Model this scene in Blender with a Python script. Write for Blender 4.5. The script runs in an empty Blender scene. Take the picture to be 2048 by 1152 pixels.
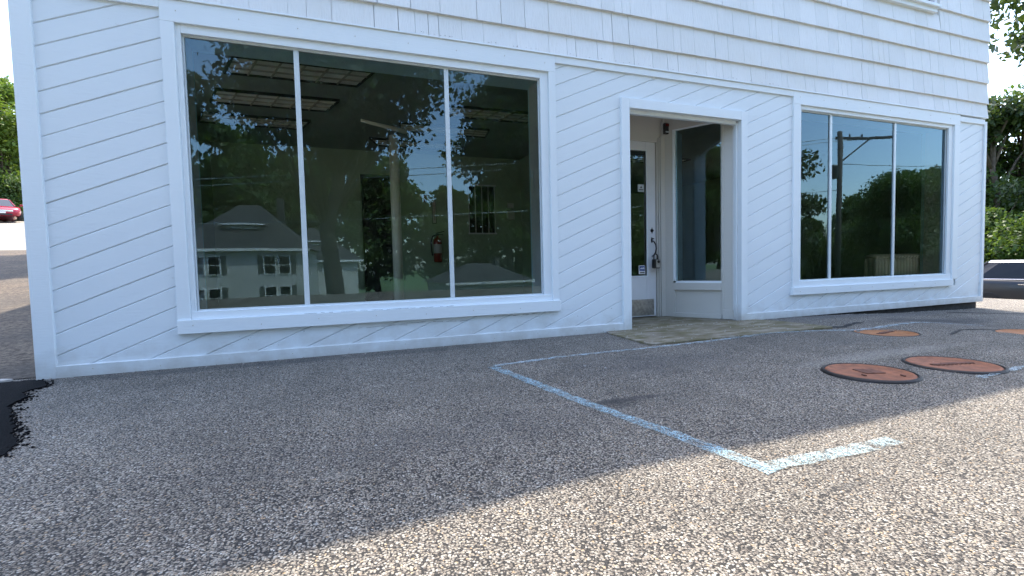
import bpy, math, random
import numpy as np
from mathutils import Vector, Matrix
R = math.radians
SC = bpy.context.scene
COL = SC.collection

# ---------------------------------------------------------------- camera
cam = bpy.data.cameras.new('camera'); co = bpy.data.objects.new('camera', cam); COL.objects.link(co)
cam.sensor_width = 36.0; cam.lens = 924.34 / 2048 * 36; cam.clip_start = 0.05; cam.clip_end = 3000
yaw, pitch, roll = R(20.017), R(2.825), R(-1.3744)
f = Vector((math.sin(yaw)*math.cos(pitch), math.cos(yaw)*math.cos(pitch), -math.sin(pitch)))
r = Vector((math.cos(yaw), -math.sin(yaw), 0)); u = r.cross(f)
rr = r*math.cos(roll) + u*math.sin(roll); uu = -r*math.sin(roll) + u*math.cos(roll)
m = Matrix.Identity(4)
for i in range(3):
    m[i][0], m[i][1], m[i][2] = rr[i], uu[i], -f[i]
m[0][3], m[1][3], m[2][3] = 0, -4.0, 0.697
co.matrix_world = m
SC.camera = co
# ---------------------------------------------------------------- light
SUN_EL, SUN_AZ = R(64.4), R(30)          # azimuth from +Y towards +X
w = bpy.data.worlds.new('World'); SC.world = w; w.use_nodes = True
nt = w.node_tree; bg = nt.nodes['Background']
sky = nt.nodes.new('ShaderNodeTexSky'); sky.sky_type = 'NISHITA'; sky.sun_disc = False
sky.sun_elevation = SUN_EL; sky.sun_rotation = SUN_AZ; sky.air_density = 1.0; sky.dust_density = 1.7; sky.ozone_density = 0.3
nt.links.new(sky.outputs[0], bg.inputs[0]); bg.inputs[1].default_value = 0.15
sl = bpy.data.lights.new('sun', 'SUN'); sl.energy = 2.0; sl.angle = R(0.53); sl.color = (1, .91, .78)
so = bpy.data.objects.new('sun', sl); COL.objects.link(so)
sd = Vector((math.sin(SUN_AZ)*math.cos(SUN_EL), math.cos(SUN_AZ)*math.cos(SUN_EL), math.sin(SUN_EL)))
so.rotation_euler = (-sd).to_track_quat('-Z', 'Y').to_euler(); so.location = (20, 30, 60)
SC.view_settings.view_transform = 'Standard'; SC.view_settings.look = 'None'
SC.view_settings.exposure = 2.4; SC.view_settings.gamma = 1.0
SC.cycles.max_bounces = 8; SC.cycles.transparent_max_bounces = 24

# ---------------------------------------------------------------- helpers
def tag(o, label=None, cat=None, group=None, kind=None):
    if label: o['label'] = label
    if cat: o['category'] = cat
    if group: o['group'] = group
    if kind: o['kind'] = kind
    return o
def empty(name, loc=(0, 0, 0), rz=0, label=None, cat=None, group=None):
    o = bpy.data.objects.new(name, None); COL.objects.link(o)
    o.location = loc; o.rotation_euler = (0, 0, rz); o.empty_display_size = .1
    return tag(o, label, cat, group)
class MB:
    def __init__(s): s.v = []; s.f = []; s.mi = []; s.m = 0
    def add(s, vs, fs):
        n = len(s.v); s.v += [tuple(map(float, p)) for p in vs]
        for q in fs: s.f.append(tuple(n+i for i in q)); s.mi.append(s.m)
        return s
    def box(s, x0, x1, y0, y1, z0, z1):
        return s.add([(x0,y0,z0),(x1,y0,z0),(x1,y1,z0),(x0,y1,z0),(x0,y0,z1),(x1,y0,z1),(x1,y1,z1),(x0,y1,z1)],
            [(0,3,2,1),(4,5,6,7),(0,1,5,4),(1,2,6,5),(2,3,7,6),(3,0,4,7)])
    def obox(s, o, a, b, c):           # origin corner and three edge vectors
        o, a, b, c = map(Vector, (o, a, b, c))
        P = [o, o+a, o+a+b, o+b, o+c, o+a+c, o+a+b+c, o+b+c]
        F = [(0,3,2,1),(4,5,6,7),(0,1,5,4),(1,2,6,5),(2,3,7,6),(3,0,4,7)]
        if a.cross(b).dot(c) < 0: F = [q[::-1] for q in F]
        return s.add(P, F)
    def prism(s, poly, y0, y1):        # poly in (x, z) counter-clockwise seen from -y
        n = len(poly)
        vs = [(p[0], y0, p[1]) for p in poly] + [(p[0], y1, p[1]) for p in poly]
        return s.add(vs, [tuple(range(n)), tuple(range(2*n-1, n-1, -1))] + [(i, n+i, n+(i+1) % n, (i+1) % n) for i in range(n)])
    def slab(s, poly, z0, z1):         # poly in (x, y) counter-clockwise seen from above
        n = len(poly)
        vs = [(p[0], p[1], z0) for p in poly] + [(p[0], p[1], z1) for p in poly]
        return s.add(vs, [tuple(range(n-1, -1, -1)), tuple(range(n, 2*n))] + [(i, (i+1) % n, n+(i+1) % n, n+i) for i in range(n)])
    def tube(s, pts, rad, n=8, cap=True):
        pts = [Vector(p) for p in pts]; rad = rad if isinstance(rad, (list, tuple)) else [rad]*len(pts)
        vs = []; fs = []
        for i, p in enumerate(pts):
            t = (pts[min(i+1, len(pts)-1)] - pts[max(i-1, 0)]).normalized()
            a = t.orthogonal().normalized() if i == 0 else (a - t*a.dot(t)).normalized()
            b = t.cross(a)
            for k in range(n):
                q = 2*math.pi*k/n; vs.append(p + (a*math.cos(q) + b*math.sin(q))*rad[i])
        for i in range(len(pts)-1):
            for k in range(n):
                k2 = (k+1) % n; fs.append((i*n+k, i*n+k2, (i+1)*n+k2, (i+1)*n+k))
        if cap: fs += [tuple(range(n-1, -1, -1)), tuple((len(pts)-1)*n+k for k in range(n))]
        return s.add(vs, fs)
    def lathe(s, prof, c=(0, 0, 0), n=32, ax='z'):    # prof: (radius, height)
        vs = []; fs = []
        for (rad, h) in prof:
            for k in range(n):
                q = 2*math.pi*k/n; a, b = rad*math.cos(q), rad*math.sin(q)
                vs.append({'z': (c[0]+a, c[1]+b, c[2]+h), 'y': (c[0]+a, c[1]+h, c[2]-b), 'x': (c[0]+h, c[1]+a, c[2]+b)}[ax])
        for i in range(len(prof)-1):
            for k in range(n):
                k2 = (k+1) % n; fs.append((i*n+k, i*n+k2, (i+1)*n+k2, (i+1)*n+k))
        fs += [tuple(range(n-1, -1, -1)), tuple((len(prof)-1)*n+k for k in range(n))]
        return s.add(vs, fs)
    def build(s, name, mats, parent=None, bevel=0, smooth=False, label=None):
        me = bpy.data.meshes.new(name); me.from_pydata(s.v, [], s.f)
        mats = mats if isinstance(mats, (list, tuple)) else [mats]
        for mm in mats: me.materials.append(mm)
        if any(s.mi): me.polygons.foreach_set('material_index', s.mi)
        if smooth: me.polygons.foreach_set('use_smooth', [True]*len(me.polygons))
        me.update()
        o = bpy.data.objects.new(name, me); COL.objects.link(o)
        if parent: o.parent = parent
        if bevel:
            b = o.modifiers.new('bevel', 'BEVEL'); b.width = bevel; b.segments = 2; b.limit_method = 'ANGLE'; b.angle_limit = R(40)
        if label: o['label'] = label
        return o
def copy_tree(o, parent=None):
    kids = [c for c in COL.objects if c.parent == o]
    c = o.copy(); COL.objects.link(c)
    if parent: c.parent = parent
    for k in kids: copy_tree(k, c)
    return c

# ---------------------------------------------------------------- materials
class NT:
    def __init__(s, name):
        s.m = bpy.data.materials.new(name); s.m.use_nodes = True; s.t = s.m.node_tree; s.t.nodes.clear()
        s.out = s.n('ShaderNodeOutputMaterial'); s.co = s.n('ShaderNodeTexCoord').outputs['Object']
    def n(s, ty, **k):
        x = s.t.nodes.new(ty)
        for a, b in k.items(): setattr(x, a, b)
        return x
    def l(s, a, b): s.t.links.new(a, b)
    def noise(s, scale, detail=4, rough=.55, vec=None, out=0):
        x = s.n('ShaderNodeTexNoise'); x.inputs['Scale'].default_value = scale; x.inputs['Detail'].default_value = detail
        x.inputs['Roughness'].default_value = rough; s.l(vec or s.co, x.inputs['Vector']); return x.outputs[out]
    def mapv(s, sc, rot=(0, 0, 0)):
        x = s.n('ShaderNodeMapping'); x.inputs['Scale'].default_value = sc; x.inputs['Rotation'].default_value = rot
        s.l(s.co, x.inputs[0]); return x.outputs[0]
    def ramp(s, fac, stops, interp='LINEAR'):
        x = s.n('ShaderNodeValToRGB'); cr = x.color_ramp; cr.interpolation = interp
        while len(cr.elements) < len(stops): cr.elements.new(.5)
        for e, (p, c) in zip(cr.elements, stops):
            e.position = p; e.color = (c, c, c, 1) if isinstance(c, (int, float)) else (*c, 1)
        s.l(fac, x.inputs[0]); return x.outputs[0]
    def mix(s, fac, a, b, mode='MIX'):
        x = s.n('ShaderNodeMix', data_type='RGBA', blend_type=mode)
        for i, v in ((0, fac), (6, a), (7, b)):
            if isinstance(v, (int, float)): x.inputs[i].default_value = v if i == 0 else (v, v, v, 1)
            elif isinstance(v, tuple): x.inputs[i].default_value = (*v, 1)
            else: s.l(v, x.inputs[i])
        return x.outputs[2]
    def math(s, op, a, b=0, c=None):
        x = s.n('ShaderNodeMath', operation=op)
        for i, v in enumerate((a, b) if c is None else (a, b, c)):
            if isinstance(v, (int, float)): x.inputs[i].default_value = v
            else: s.l(v, x.inputs[i])
        return x.outputs[0]
    def bump(s, h, strength=.3, dist=.01, nrm=None):
        x = s.n('ShaderNodeBump'); x.inputs['Strength'].default_value = strength; x.inputs['Distance'].default_value = dist
        s.l(h, x.inputs['Height'])
        if nrm: s.l(nrm, x.inputs['Normal'])
        return x.outputs[0]
    def bsdf(s, col, rough=.6, metal=0, nrm=None, spec=.5, **k):
        x = s.n('ShaderNodeBsdfPrincipled')
        if isinstance(col, tuple): x.inputs['Base Color'].default_value = (*col, 1)
        else: s.l(col, x.inputs['Base Color'])
        if isinstance(rough, (int, float)): x.inputs['Roughness'].default_value = rough
        else: s.l(rough, x.inputs['Roughness'])
        x.inputs['Metallic'].default_value = metal; x.inputs['Specular IOR Level'].default_value = spec
        for a, b in k.items(): x.inputs[a].default_value = b
        if nrm: s.l(nrm, x.inputs['Normal'])
        return x.outputs[0]
    def done(s, sh): s.l(sh, s.out.inputs[0]); return s.m
M = {}
def simple(name, col, rough=.6, metal=0, var=.12, scale=8, spec=.5, bump=0):
    t = NT(name); n = t.noise(scale, 5)
    c = t.mix(t.ramp(n, [(.3, 0), (.7, 1)]), tuple(x*(1-var) for x in col), tuple(min(1, x*(1+var)) for x in col))
    M[name] = t.done(t.bsdf(c, rough, metal, t.bump(n, bump, .01) if bump else None, spec)); return M[name]

def wood_paint(name, col, grain_rot=0.0, dirt=.5, base_dirt=True):
    t = NT(name)
    g = t.noise(9, 6, .6, t.mapv((1, 1, 9), (0, grain_rot, 0)))
    big = t.noise(.9, 4); spots = t.noise(26, 6, .65)
    c = t.mix(t.ramp(big, [(.35, 0), (.7, 1)]), tuple(x*.955 for x in col), col)
    c = t.mix(t.ramp(spots, [(.68, 0), (.76, dirt)]), c, (.50, .50, .47))
    fine = t.noise(70, 3, .5); c = t.mix(t.ramp(fine, [(.74, 0), (.78, .5*dirt)]), c, (.30, .29, .27))
    if base_dirt:   # rain splash near the pavement
        sx = t.n('ShaderNodeSeparateXYZ'); t.l(t.co, sx.inputs[0])
        z = t.math('ADD', sx.outputs[2], t.math('MULTIPLY', t.noise(7, 5, .6), .30))
        c = t.mix(t.ramp(z, [(.12, .75), (.34, 0)]), c, (.44, .42, .38))
    M[name] = t.done(t.bsdf(c, .48, 0, t.bump(t.math('ADD', g, t.math('MULTIPLY', spots, .4)), .28, .006)))
wood_paint('white_board', (.75, .81, .845), R(23)); wood_paint('white_trim', (.78, .84, .87), 0)
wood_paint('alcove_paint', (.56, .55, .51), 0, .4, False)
# shingles: cream white, vertical grain, each shingle a little different
t = NT('shingle_paint')
isl = t.n('ShaderNodeNewGeometry').outputs['Random Per Island']
g = t.noise(22, 5, .6, t.mapv((3.2, 3, .35)))
c = t.mix(isl, (.71, .73, .73), (.77, .785, .785))
c = t.mix(t.ramp(g, [(.52, 0), (.78, .35)]), c, (.58, .57, .55))
sp = t.noise(30, 5, .7); c = t.mix(t.ramp(sp, [(.69, 0), (.75, .6)]), c, (.38, .36, .30))
c = t.mix(t.ramp(t.noise(1.3, 4), [(.45, 0), (.75, .35)]), c, (.64, .62, .55))
M['shingle'] = t.done(t.bsdf(c, .62, 0, t.bump(g, .45, .006)))

# exposed aggregate asphalt
def aggregate(t):
    sep = t.n('ShaderNodeSeparateXYZ'); t.l(t.co, sep.inputs[0])
    wv = t.n('ShaderNodeMixRGB'); wv.blend_type = 'ADD'; wv.inputs[0].default_value = .012
    t.l(t.co, wv.inputs[1]); t.l(t.noise(40, 2, .5, out=1), wv.inputs[2])
    vo = t.n('ShaderNodeTexVoronoi'); vo.inputs['Scale'].default_value = 148; t.l(wv.outputs[0], vo.inputs['Vector'])
    vs = t.n('ShaderNodeTexVoronoi'); vs.inputs['Scale'].default_value = 330; t.l(wv.outputs[0], vs.inputs['Vector'])
    return sep, vo, vs
t = NT('asphalt')
sep, vo, vs = aggregate(t)
bw = t.n('ShaderNodeSeparateColor'); t.l(vo.outputs['Color'], bw.inputs[0])
stone = t.ramp(bw.outputs[0], [(0, (.17, .145, .12)), (.18, (.29, .25, .205)), (.40, (.355, .32, .265)), (.62, (.42, .36, .275)), (.75, (.48, .44, .37)), (.90, (.64, .60, .52)), (.97, (.54, .39, .24))], 'CONSTANT')
bs = t.n('ShaderNodeSeparateColor'); t.l(vs.outputs['Color'], bs.inputs[0])
fine = t.ramp(bs.outputs[0], [(0, (.085, .074, .062)), (.5, (.20, .175, .145)), (.8, (.38, .34, .29))], 'CONSTANT')
edge = t.ramp(vo.outputs['Distance'], [(.42, 0), (.62, 1)])
c = t.mix(edge, stone, fine)
gap = t.ramp(vo.outputs['Distance'], [(.48, 0), (.66, .92)]); c = t.mix(gap, c, (.025, .024, .023))
bigv = t.ramp(t.noise(.55, 5, .6), [(.3, .62), (.7, .98)]); c = t.mix(1.0, c, bigv, 'MULTIPLY')
midv = t.ramp(t.noise(3.2, 4, .6), [(.3, .82), (.7, 1.1)]); c = t.mix(1.0, c, midv, 'MULTIPLY')
def blob(t, sep, x, y, rx, ry, wob=.5):   # 1 inside a ragged stain, 0 outside
    dx = t.math('DIVIDE', t.math('SUBTRACT', sep.outputs[0], x), rx); dy = t.math('DIVIDE', t.math('SUBTRACT', sep.outputs[1], y), ry)
    d = t.math('ADD', t.math('MULTIPLY', dx, dx), t.math('MULTIPLY', dy, dy))
    d = t.math('ADD', d, t.math('MULTIPLY', t.math('SUBTRACT', t.noise(5, 5, .65), .5), wob*4))
    return t.ramp(d, [(0, 1), (1, 0)])
for (x, y, rx, ry, k, cc) in [(1.35, -1.98, .36, .045, .65, (.03, .03, .033)), (1.28, -2.02, .14, .08, .6, (.02, .02, .02)),
        (2.0, -1.35, .8, .35, .35, (.06, .06, .065)), (4.0, -1.4, .7, .12, .3, (.10, .10, .10)), (6.3, -.75, 1.1, .28, .75, (.045, .045, .05)),
        (-.2, -.12, 2.2, .12, .55, (.05, .05, .052)), (6.0, -.15, 2.2, .2, .5, (.10, .10, .10)), (.75, -3.02, .03, .015, .8, (.02, .02, .02)), (-.4, -2.9, .03, .02, .7, (.16, .09, .06)), (1.42, -3.04, .10, .02, .5, (.03, .03, .03)),
        (-.05, -2.35, .09, .05, .15, (.45, .42, .36)), (3.6, -1.85, 1.0, .12, .3, (.40, .38, .33)), (.45, -2.15, 1.2, .25, .22, (.05, .05, .055))]:
    c = t.mix(t.math('MULTIPLY', blob(t, sep, x, y, rx, ry), k), c, cc)
hgt = t.math('SUBTRACT', 1, t.math('MULTIPLY', vo.outputs['Distance'], 1.2)); hgt = t.math('ADD', hgt, t.math('MULTIPLY', vs.outputs['Distance'], -.3))
M['asphalt'] = t.done(t.bsdf(c, .78, 0, t.bump(hgt, .85, .007), .35))
# worn blue-white paint: only on the stone tops
def worn_paint(name, col, thr, wid):
    t = NT(name); sep, vo, vs = aggregate(t)
    a = t.ramp(vo.outputs['Distance'], [(.42, .9), (.62, .12)])
    wear = t.ramp(t.noise(14, 5, .7), [(thr, 0), (thr+wid, 1)])
    a = t.math('MULTIPLY', a, wear)
    hgt = t.math('SUBTRACT', 1, vo.outputs['Distance'])
    cc = t.mix(t.noise(30, 3), tuple(x*.8 for x in col), tuple(min(1, x*1.15) for x in col))
    mx = t.n('ShaderNodeMixShader'); tr = t.n('ShaderNodeBsdfTransparent'); t.l(a, mx.inputs[0]); t.l(tr.outputs[0], mx.inputs[1])
    t.l(t.bsdf(cc, .6, 0, t.bump(hgt, .6, .006)), mx.inputs[2]); M[name] = t.done(mx.outputs[0])
worn_paint('line_paint', (.36, .55, .63), .32, .30); worn_paint('line_paint_fresh', (.42, .60, .64), .34, .30); worn_paint('line_paint_faded', (.50, .64, .70), .32, .30)

t = NT('patch'); n = t.noise(120, 4, .6); b = t.noise(8, 5, .6)
M['patch'] = t.done(t.bsdf(t.mix(t.ramp(t.math('ADD', n, t.math('MULTIPLY', b, .5)), [(.84, 0), (1.0, .7)]), (.0035, .0035, .004), (.03, .028, .026)), .9, 0, t.bump(n, .8, .006), .08))
t = NT('step_concrete'); n = t.noise(7, 7, .68, t.mapv((.55, 1.4, 1))); n2 = t.noise(60, 5, .7); n3 = t.noise(2.6, 5, .6)
c = t.mix(t.ramp(n3, [(.3, 0), (.65, 1)]), (.18, .15, .11), (.30, .26, .195))
c = t.mix(t.ramp(n, [(.42, 0), (.60, .85)]), c, (.12, .105, .045)); c = t.mix(t.ramp(n, [(.30, .8), (.40, 0)]), c, (.38, .36, .31))
c = t.mix(t.ramp(n2, [(.58, 0), (.70, .6)]), c, (.08, .075, .04)); c = t.mix(t.ramp(t.noise(19, 6, .7), [(.66, 0), (.72, .8)]), c, (.5, .48, .42))
M['step'] = t.done(t.bsdf(c, .85, 0, t.bump(t.math('ADD', n2, n), .7, .012), .2))
t = NT('shaded_alley_asphalt'); n = t.noise(26, 6, .8); n2 = t.noise(1.1, 5)  # brown asphalt, darkened by shade mixed into its colour
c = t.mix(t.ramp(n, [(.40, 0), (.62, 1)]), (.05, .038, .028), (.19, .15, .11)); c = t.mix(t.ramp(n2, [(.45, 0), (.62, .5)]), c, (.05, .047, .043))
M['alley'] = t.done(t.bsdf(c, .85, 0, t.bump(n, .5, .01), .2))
t = NT('pale_concrete'); n = t.noise(30, 5, .7); n2 = t.noise(.35, 4); vo2 = t.n('ShaderNodeTexVoronoi', feature='DISTANCE_TO_EDGE'); vo2.inputs['Scale'].default_value = .22; t.l(t.co, vo2.inputs['Vector'])
c = t.mix(t.ramp(n, [(.3, 0), (.7, 1)]), (.19, .172, .145), (.27, .25, .21)); c = t.mix(t.ramp(n2, [(.4, 0), (.7, .3)]), c, (.3, .27, .22)); c = t.mix(t.ramp(vo2.outputs[0], [(.006, .8), (.014, 0)]), c, (.12, .11, .10))
M['lot'] = t.done(t.bsdf(c, .85, 0, t.bump(n, .3, .01), .2))
simple('road', (.13, .128, .125), .85, 0, .2, 3); simple('grass', (.075, .13, .035), .9, 0, .35, 6); simple('kerb_stone', (.36, .34, .31), .85, 0, .2, 20, bump=.4)
simple('foundation', (.045, .042, .04), .9, 0, .4, 12, bump=.6)
# rust
t = NT('rust'); n = t.noise(14, 6, .65); n2 = t.noise(70, 4, .6)
c = t.mix(t.ramp(n, [(.35, 0), (.68, 1)]), (.17, .066, .034), (.33, .125, .060)); c = t.mix(t.ramp(n2, [(.55, 0), (.75, .6)]), c, (.09, .04, .028))
M['rust'] = t.done(t.bsdf(c, .72, .15, t.bump(t.math('ADD', n2, n), .5, .006)))
t = NT('bright_rust'); n = t.noise(12, 6, .65); c = t.mix(t.ramp(n, [(.35, 0), (.68, 1)]), (.26, .10, .032), (.46, .20, .08))
M['rust2'] = t.done(t.bsdf(c, .75, .1, t.bump(n, .5, .006)))
simple('rust_dark', (.13, .055, .034), .8, .2, .3, 40, bump=.4); simple('cast_iron', (.03, .026, .024), .6, .5, .3, 40, bump=.4)
# window glass: clear pane with mirror reflection by angle, slightly wavy
t = NT('window_glass')
wav = t.bump(t.noise(1.15, 1.5, .4), .12, .012)
fr = t.n('ShaderNodeFresnel'); fr.inputs[0].default_value = 1.82
gl = t.n('ShaderNodeBsdfGlossy'); gl.inputs['Roughness'].default_value = 0.0; gl.inputs['Color'].default_value = (.60, .86, 1, 1); t.l(wav, gl.inputs['Normal'])
tr = t.n('ShaderNodeBsdfTransparent'); tr.inputs[0].default_value = (.95, .985, .97, 1)
mx = t.n('ShaderNodeMixShader'); t.l(fr.outputs[0], mx.inputs[0]); t.l(tr.outputs[0], mx.inputs[1]); t.l(gl.outputs[0], mx.inputs[2])
df = t.n('ShaderNodeBsdfDiffuse'); df.inputs[0].default_value = (.5, .5, .48, 1)       # specks of dirt on the pane
m2 = t.n('ShaderNodeMixShader'); t.l(t.ramp(t.noise(16, 6, .7), [(.72, 0), (.76, .25)]), m2.inputs[0]); t.l(mx.outputs[0], m2.inputs[1]); t.l(df.outputs[0], m2.inputs[2])
M['glass'] = t.done(m2.outputs[0])
t = NT('dark_glass'); M['dark_glass'] = t.done(t.bsdf((.010, .012, .015), .04, 0, None, .3))
simple('mullion_metal', (.62, .68, .70), .35, .1, .05, 10); simple('bead', (.70, .70, .69), .5, 0, .08, 15)
simple('room_wall', (.33, .41, .29), .8, 0, .08, 2); simple('room_ceiling', (.27, .32, .28), .9, 0, .06, 3); simple('room_floor', (.22, .20, .17), .8, 0, .3, 30)
simple('louver', (.86, .85, .74), .4, 0, .06, 8); simple('louver_fin', (.42, .40, .32), .4, 0, .05, 8); simple('black', (.012, .012, .013), .45, 0, .2, 20); simple('dark_door', (.02, .02, .02), .6, 0, .3, 10)
simple('red_paint', (.22, .02, .015), .35, 0, .1, 10); simple('cream_iron', (.86, .84, .70), .45, 0, .05, 14); simple('paper', (.55, .55, .50), .7, 0, .05, 8)
simple('steel', (.42, .42, .42), .32, .9, .25, 30); simple('door_paint', (.70, .72, .75), .42, 0, .03, 5); simple('white', (.8, .8, .8), .5, 0, .03, 6)
simple('sticker_blue', (.02, .07, .26), .4, 0, .08, 20); simple('sticker_grey', (.45, .5, .52), .4, 0, .08, 40); simple('alarm_lens', (.10, .012, .012), .15, 0, .1, 30)
simple('tar_roof', (.09, .09, .09), .9); simple('shingle_roof', (.045, .045, .047), .9, 0, .3, 2.5); simple('clapboard', (.55, .55, .53), .6, 0, .05, 3); simple('shutter', (.10, .11, .10), .6)
simple('bark', (.10, .078, .06), .9, 0, .35, 6, bump=.8); simple('pole_wood', (.07, .065, .06), .9, 0, .2, 6); simple('tyre', (.018, .018, .018), .85)
simple('rim', (.45, .45, .46), .3, .8); simple('lamp_glass', (.6, .62, .65), .12, 0, .1, 30); simple('plate', (.72, .72, .72), .5); simple('chrome', (.65, .65, .67), .15, 1)
def car_paint(name, col):
    t = NT(name); M[name] = t.done(t.bsdf(t.mix(t.noise(3), tuple(x*.93 for x in col), col), .28, .25, None, .5, **{'Coat Weight': .2, 'Coat Roughness': .04}))
car_paint('paint_black', (.014, .018, .024)); car_paint('paint_red', (.30, .01, .035)); car_paint('paint_white', (.75, .75, .73))
def leaf(name, a, b, tr=.35):
    t = NT(name); isl = t.n('ShaderNodeNewGeometry').outputs['Random Per Island']
    c = t.mix(isl, a, b); c = t.mix(t.ramp(t.noise(.7, 3), [(.35, 0), (.65, .55)]), c, tuple(x*.7 for x in a))
    d = t.bsdf(c, .5, 0, None, .35); tl = t.n('ShaderNodeBsdfTranslucent'); t.l(t.mix(.4, c, (.20, .30, .02)), tl.inputs[0])
    mx = t.n('ShaderNodeMixShader'); mx.inputs[0].default_value = tr; t.l(d, mx.inputs[1]); t.l(tl.outputs[0], mx.inputs[2]); M[name] = t.done(mx.outputs[0])
leaf('leaf_green', (.035, .075, .018), (.085, .14, .03)); leaf('leaf_bright', (.07, .13, .02), (.17, .24, .035), .45); leaf('leaf_dark', (.022, .042, .016), (.05, .08, .028), .25)

# ---------------------------------------------------------------- terrain
def ss(a, b, x):
    q = np.clip((x-a)/(b-a), 0, 1); return q*q*(3-2*q)
BX0, BX1, BY1 = -1.97, 8.83, 14.0
BUMPS = [(4.79, -1.12, .42, -.030), (3.2, -2.2, .5, .010), (5.7, -.62, .6, .025), (6.6, -1.3, .8, -.03), (1.3, -2.0, .5, -.012), (7.6, -.4, .4, .02), (2.4, -3.0, .9, -.012), (-.5, -2.0, .8, .008), (4.3, -2.4, .7, .014), (5.5, -2.5, .8, -.012)]
def hz(x, y):
    x = np.asarray(x, float); y = np.asarray(y, float)
    z = -.10*ss(4.3, 8.8, x)*ss(-6, -.6, y)
    z = z - 1.35*ss(10.2, 22, x)
    back = .12*np.minimum(np.maximum(0, y), 38)
    z = z + np.where(x < BX0, back, 0)*1.0 + np.where((x >= BX0) & (y > BY1), .12*np.minimum(y-BY1, 24)*ss(30, 12, x), 0)
    z = z - 3.4*ss(-9, -34, y)*ss(80, 10, x)
    for bx, by, br, bh in BUMPS: z = z + bh*np.exp(-((x-bx)**2+(y-by)**2)/br**2)
    z = z + .004*np.sin(x*2.3+y*1.7)*np.sin(y*3.1-x*.9)*ss(-.05, -.5, y)
    z = np.where((x > BX0+.02) & (x < BX1-.05) & (y > .10) & (y < BY1-.1), -.30, z)
    return z
def H(x, y): return float(hz(x, y))
def axis(parts):
    o = []
    for a, b, n in parts: o += list(np.linspace(a, b, n, endpoint=False))
    o.append(parts[-1][1]); return np.array(sorted(set(np.round(o, 4))))
gx = axis([(-400, -60, 8), (-60, -6, 28), (-6, -2.1, 20), (-2.1, BX0-.001, 2), (BX0-.001, BX0+.001, 1), (BX0+.001, BX0+.03, 1), (BX0+.03, 8.78, 108), (8.78, 8.83, 1), (8.83, 12, 28), (12, 30, 36), (30, 80, 20), (80, 400, 8)])
gy = axis([(-400, -70, 6), (-70, -9, 40), (-9, -4.5, 18), (-4.5, .09, 58), (.09, .11, 1), (.11, 13.9, 40), (13.9, 14, 1), (14, 60, 40), (60, 400, 8)])
XX, YY = np.meshgrid(gx, gy); ZZ = hz(XX, YY); nx = len(gx)
vs = np.stack([XX, YY, ZZ], -1).reshape(-1, 3).tolist()
fs = [(j*nx+i, j*nx+i+1, (j+1)*nx+i+1, (j+1)*nx+i) for j in range(len(gy)-1) for i in range(nx-1)]
def zone(x, y):
    if y < -11: return 1
    if x > 24 or x < -26 or (y > 42): return 1
    return 0
mb = MB(); mb.v = vs; mb.f = fs; mb.mi = [zone(vs[q[0]][0], vs[q[0]][1]) for q in fs]
tag(mb.build('ground', [M['asphalt'], M['grass']], smooth=True), kind='structure')
def drape(poly_fn_x, poly_fn_y, name, mat, off, **k): pass
def strip(name, pts, wid, mat, off=.004, ragged=.006, seed=1, label=None, cat=None, kind=None, group=None):
    rnd = random.Random(seed); P = []
    for (a, b) in zip(pts[:-1], pts[1:]):
        n = max(2, int(math.dist(a, b)/.04))
        P += [(a[0]+(b[0]-a[0])*i/n, a[1]+(b[1]-a[1])*i/n) for i in range(n)]
    P.append(pts[-1]); mb = MB(); vs = []; fs = []
    for i, p in enumerate(P):
        q = P[min(i+1, len(P)-1)]; o = P[max(i-1, 0)]; d = Vector((q[0]-o[0], q[1]-o[1])).normalized(); nn = Vector((-d.y, d.x))
        for s in (-1, 0, 1):
            e = s*(wid/2 + rnd.uniform(-ragged, ragged)); x, y = p[0]+nn.x*e, p[1]+nn.y*e; vs.append((x, y, H(x, y)+off))
    for i in range(len(P)-1):
        for s in (0, 1): fs.append((i*3+s+1, i*3+s, (i+1)*3+s, (i+1)*3+s+1))
    mb.add(vs, fs); o = mb.build(name, mat, smooth=True); return tag(o, label, cat, group, kind)
def sheet(name, x0, x1, y0, y1, nx_, ny_, mat, off, inside=None, kind='structure'):
    mb = MB(); X = np.linspace(x0, x1, nx_+1); Y = np.linspace(y0, y1, ny_+1)
    mb.v = [(float(x), float(y), H(x, y)+off) for y in Y for x in X]
    for j in range(ny_):
        for i in range(nx_):
            if inside is None or inside((X[i]+X[i+1])/2, (Y[j]+Y[j+1])/2): mb.f.append((j*(nx_+1)+i, j*(nx_+1)+i+1, (j+1)*(nx_+1)+i+1, (j+1)*(nx_+1)+i)); mb.mi.append(0)
    return tag(mb.build(name, mat, smooth=True), kind=kind)
sheet('alley', -14, BX0-.003, .05, 11.4, 24, 34, M['alley'], .006)  # dark sheet carries painted shade, cut off where the sunlit lot begins
sheet('parking_lot', -40, BX0-.003, 11.4, 60, 50, 60, M['lot'], .010)
sheet('road', -90, 90, -31, -23, 90, 8, M['road'], .03)
sheet('pavement', -90, 90, -22.6, -21.2, 90, 3, M['lot'], .06)

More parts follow.
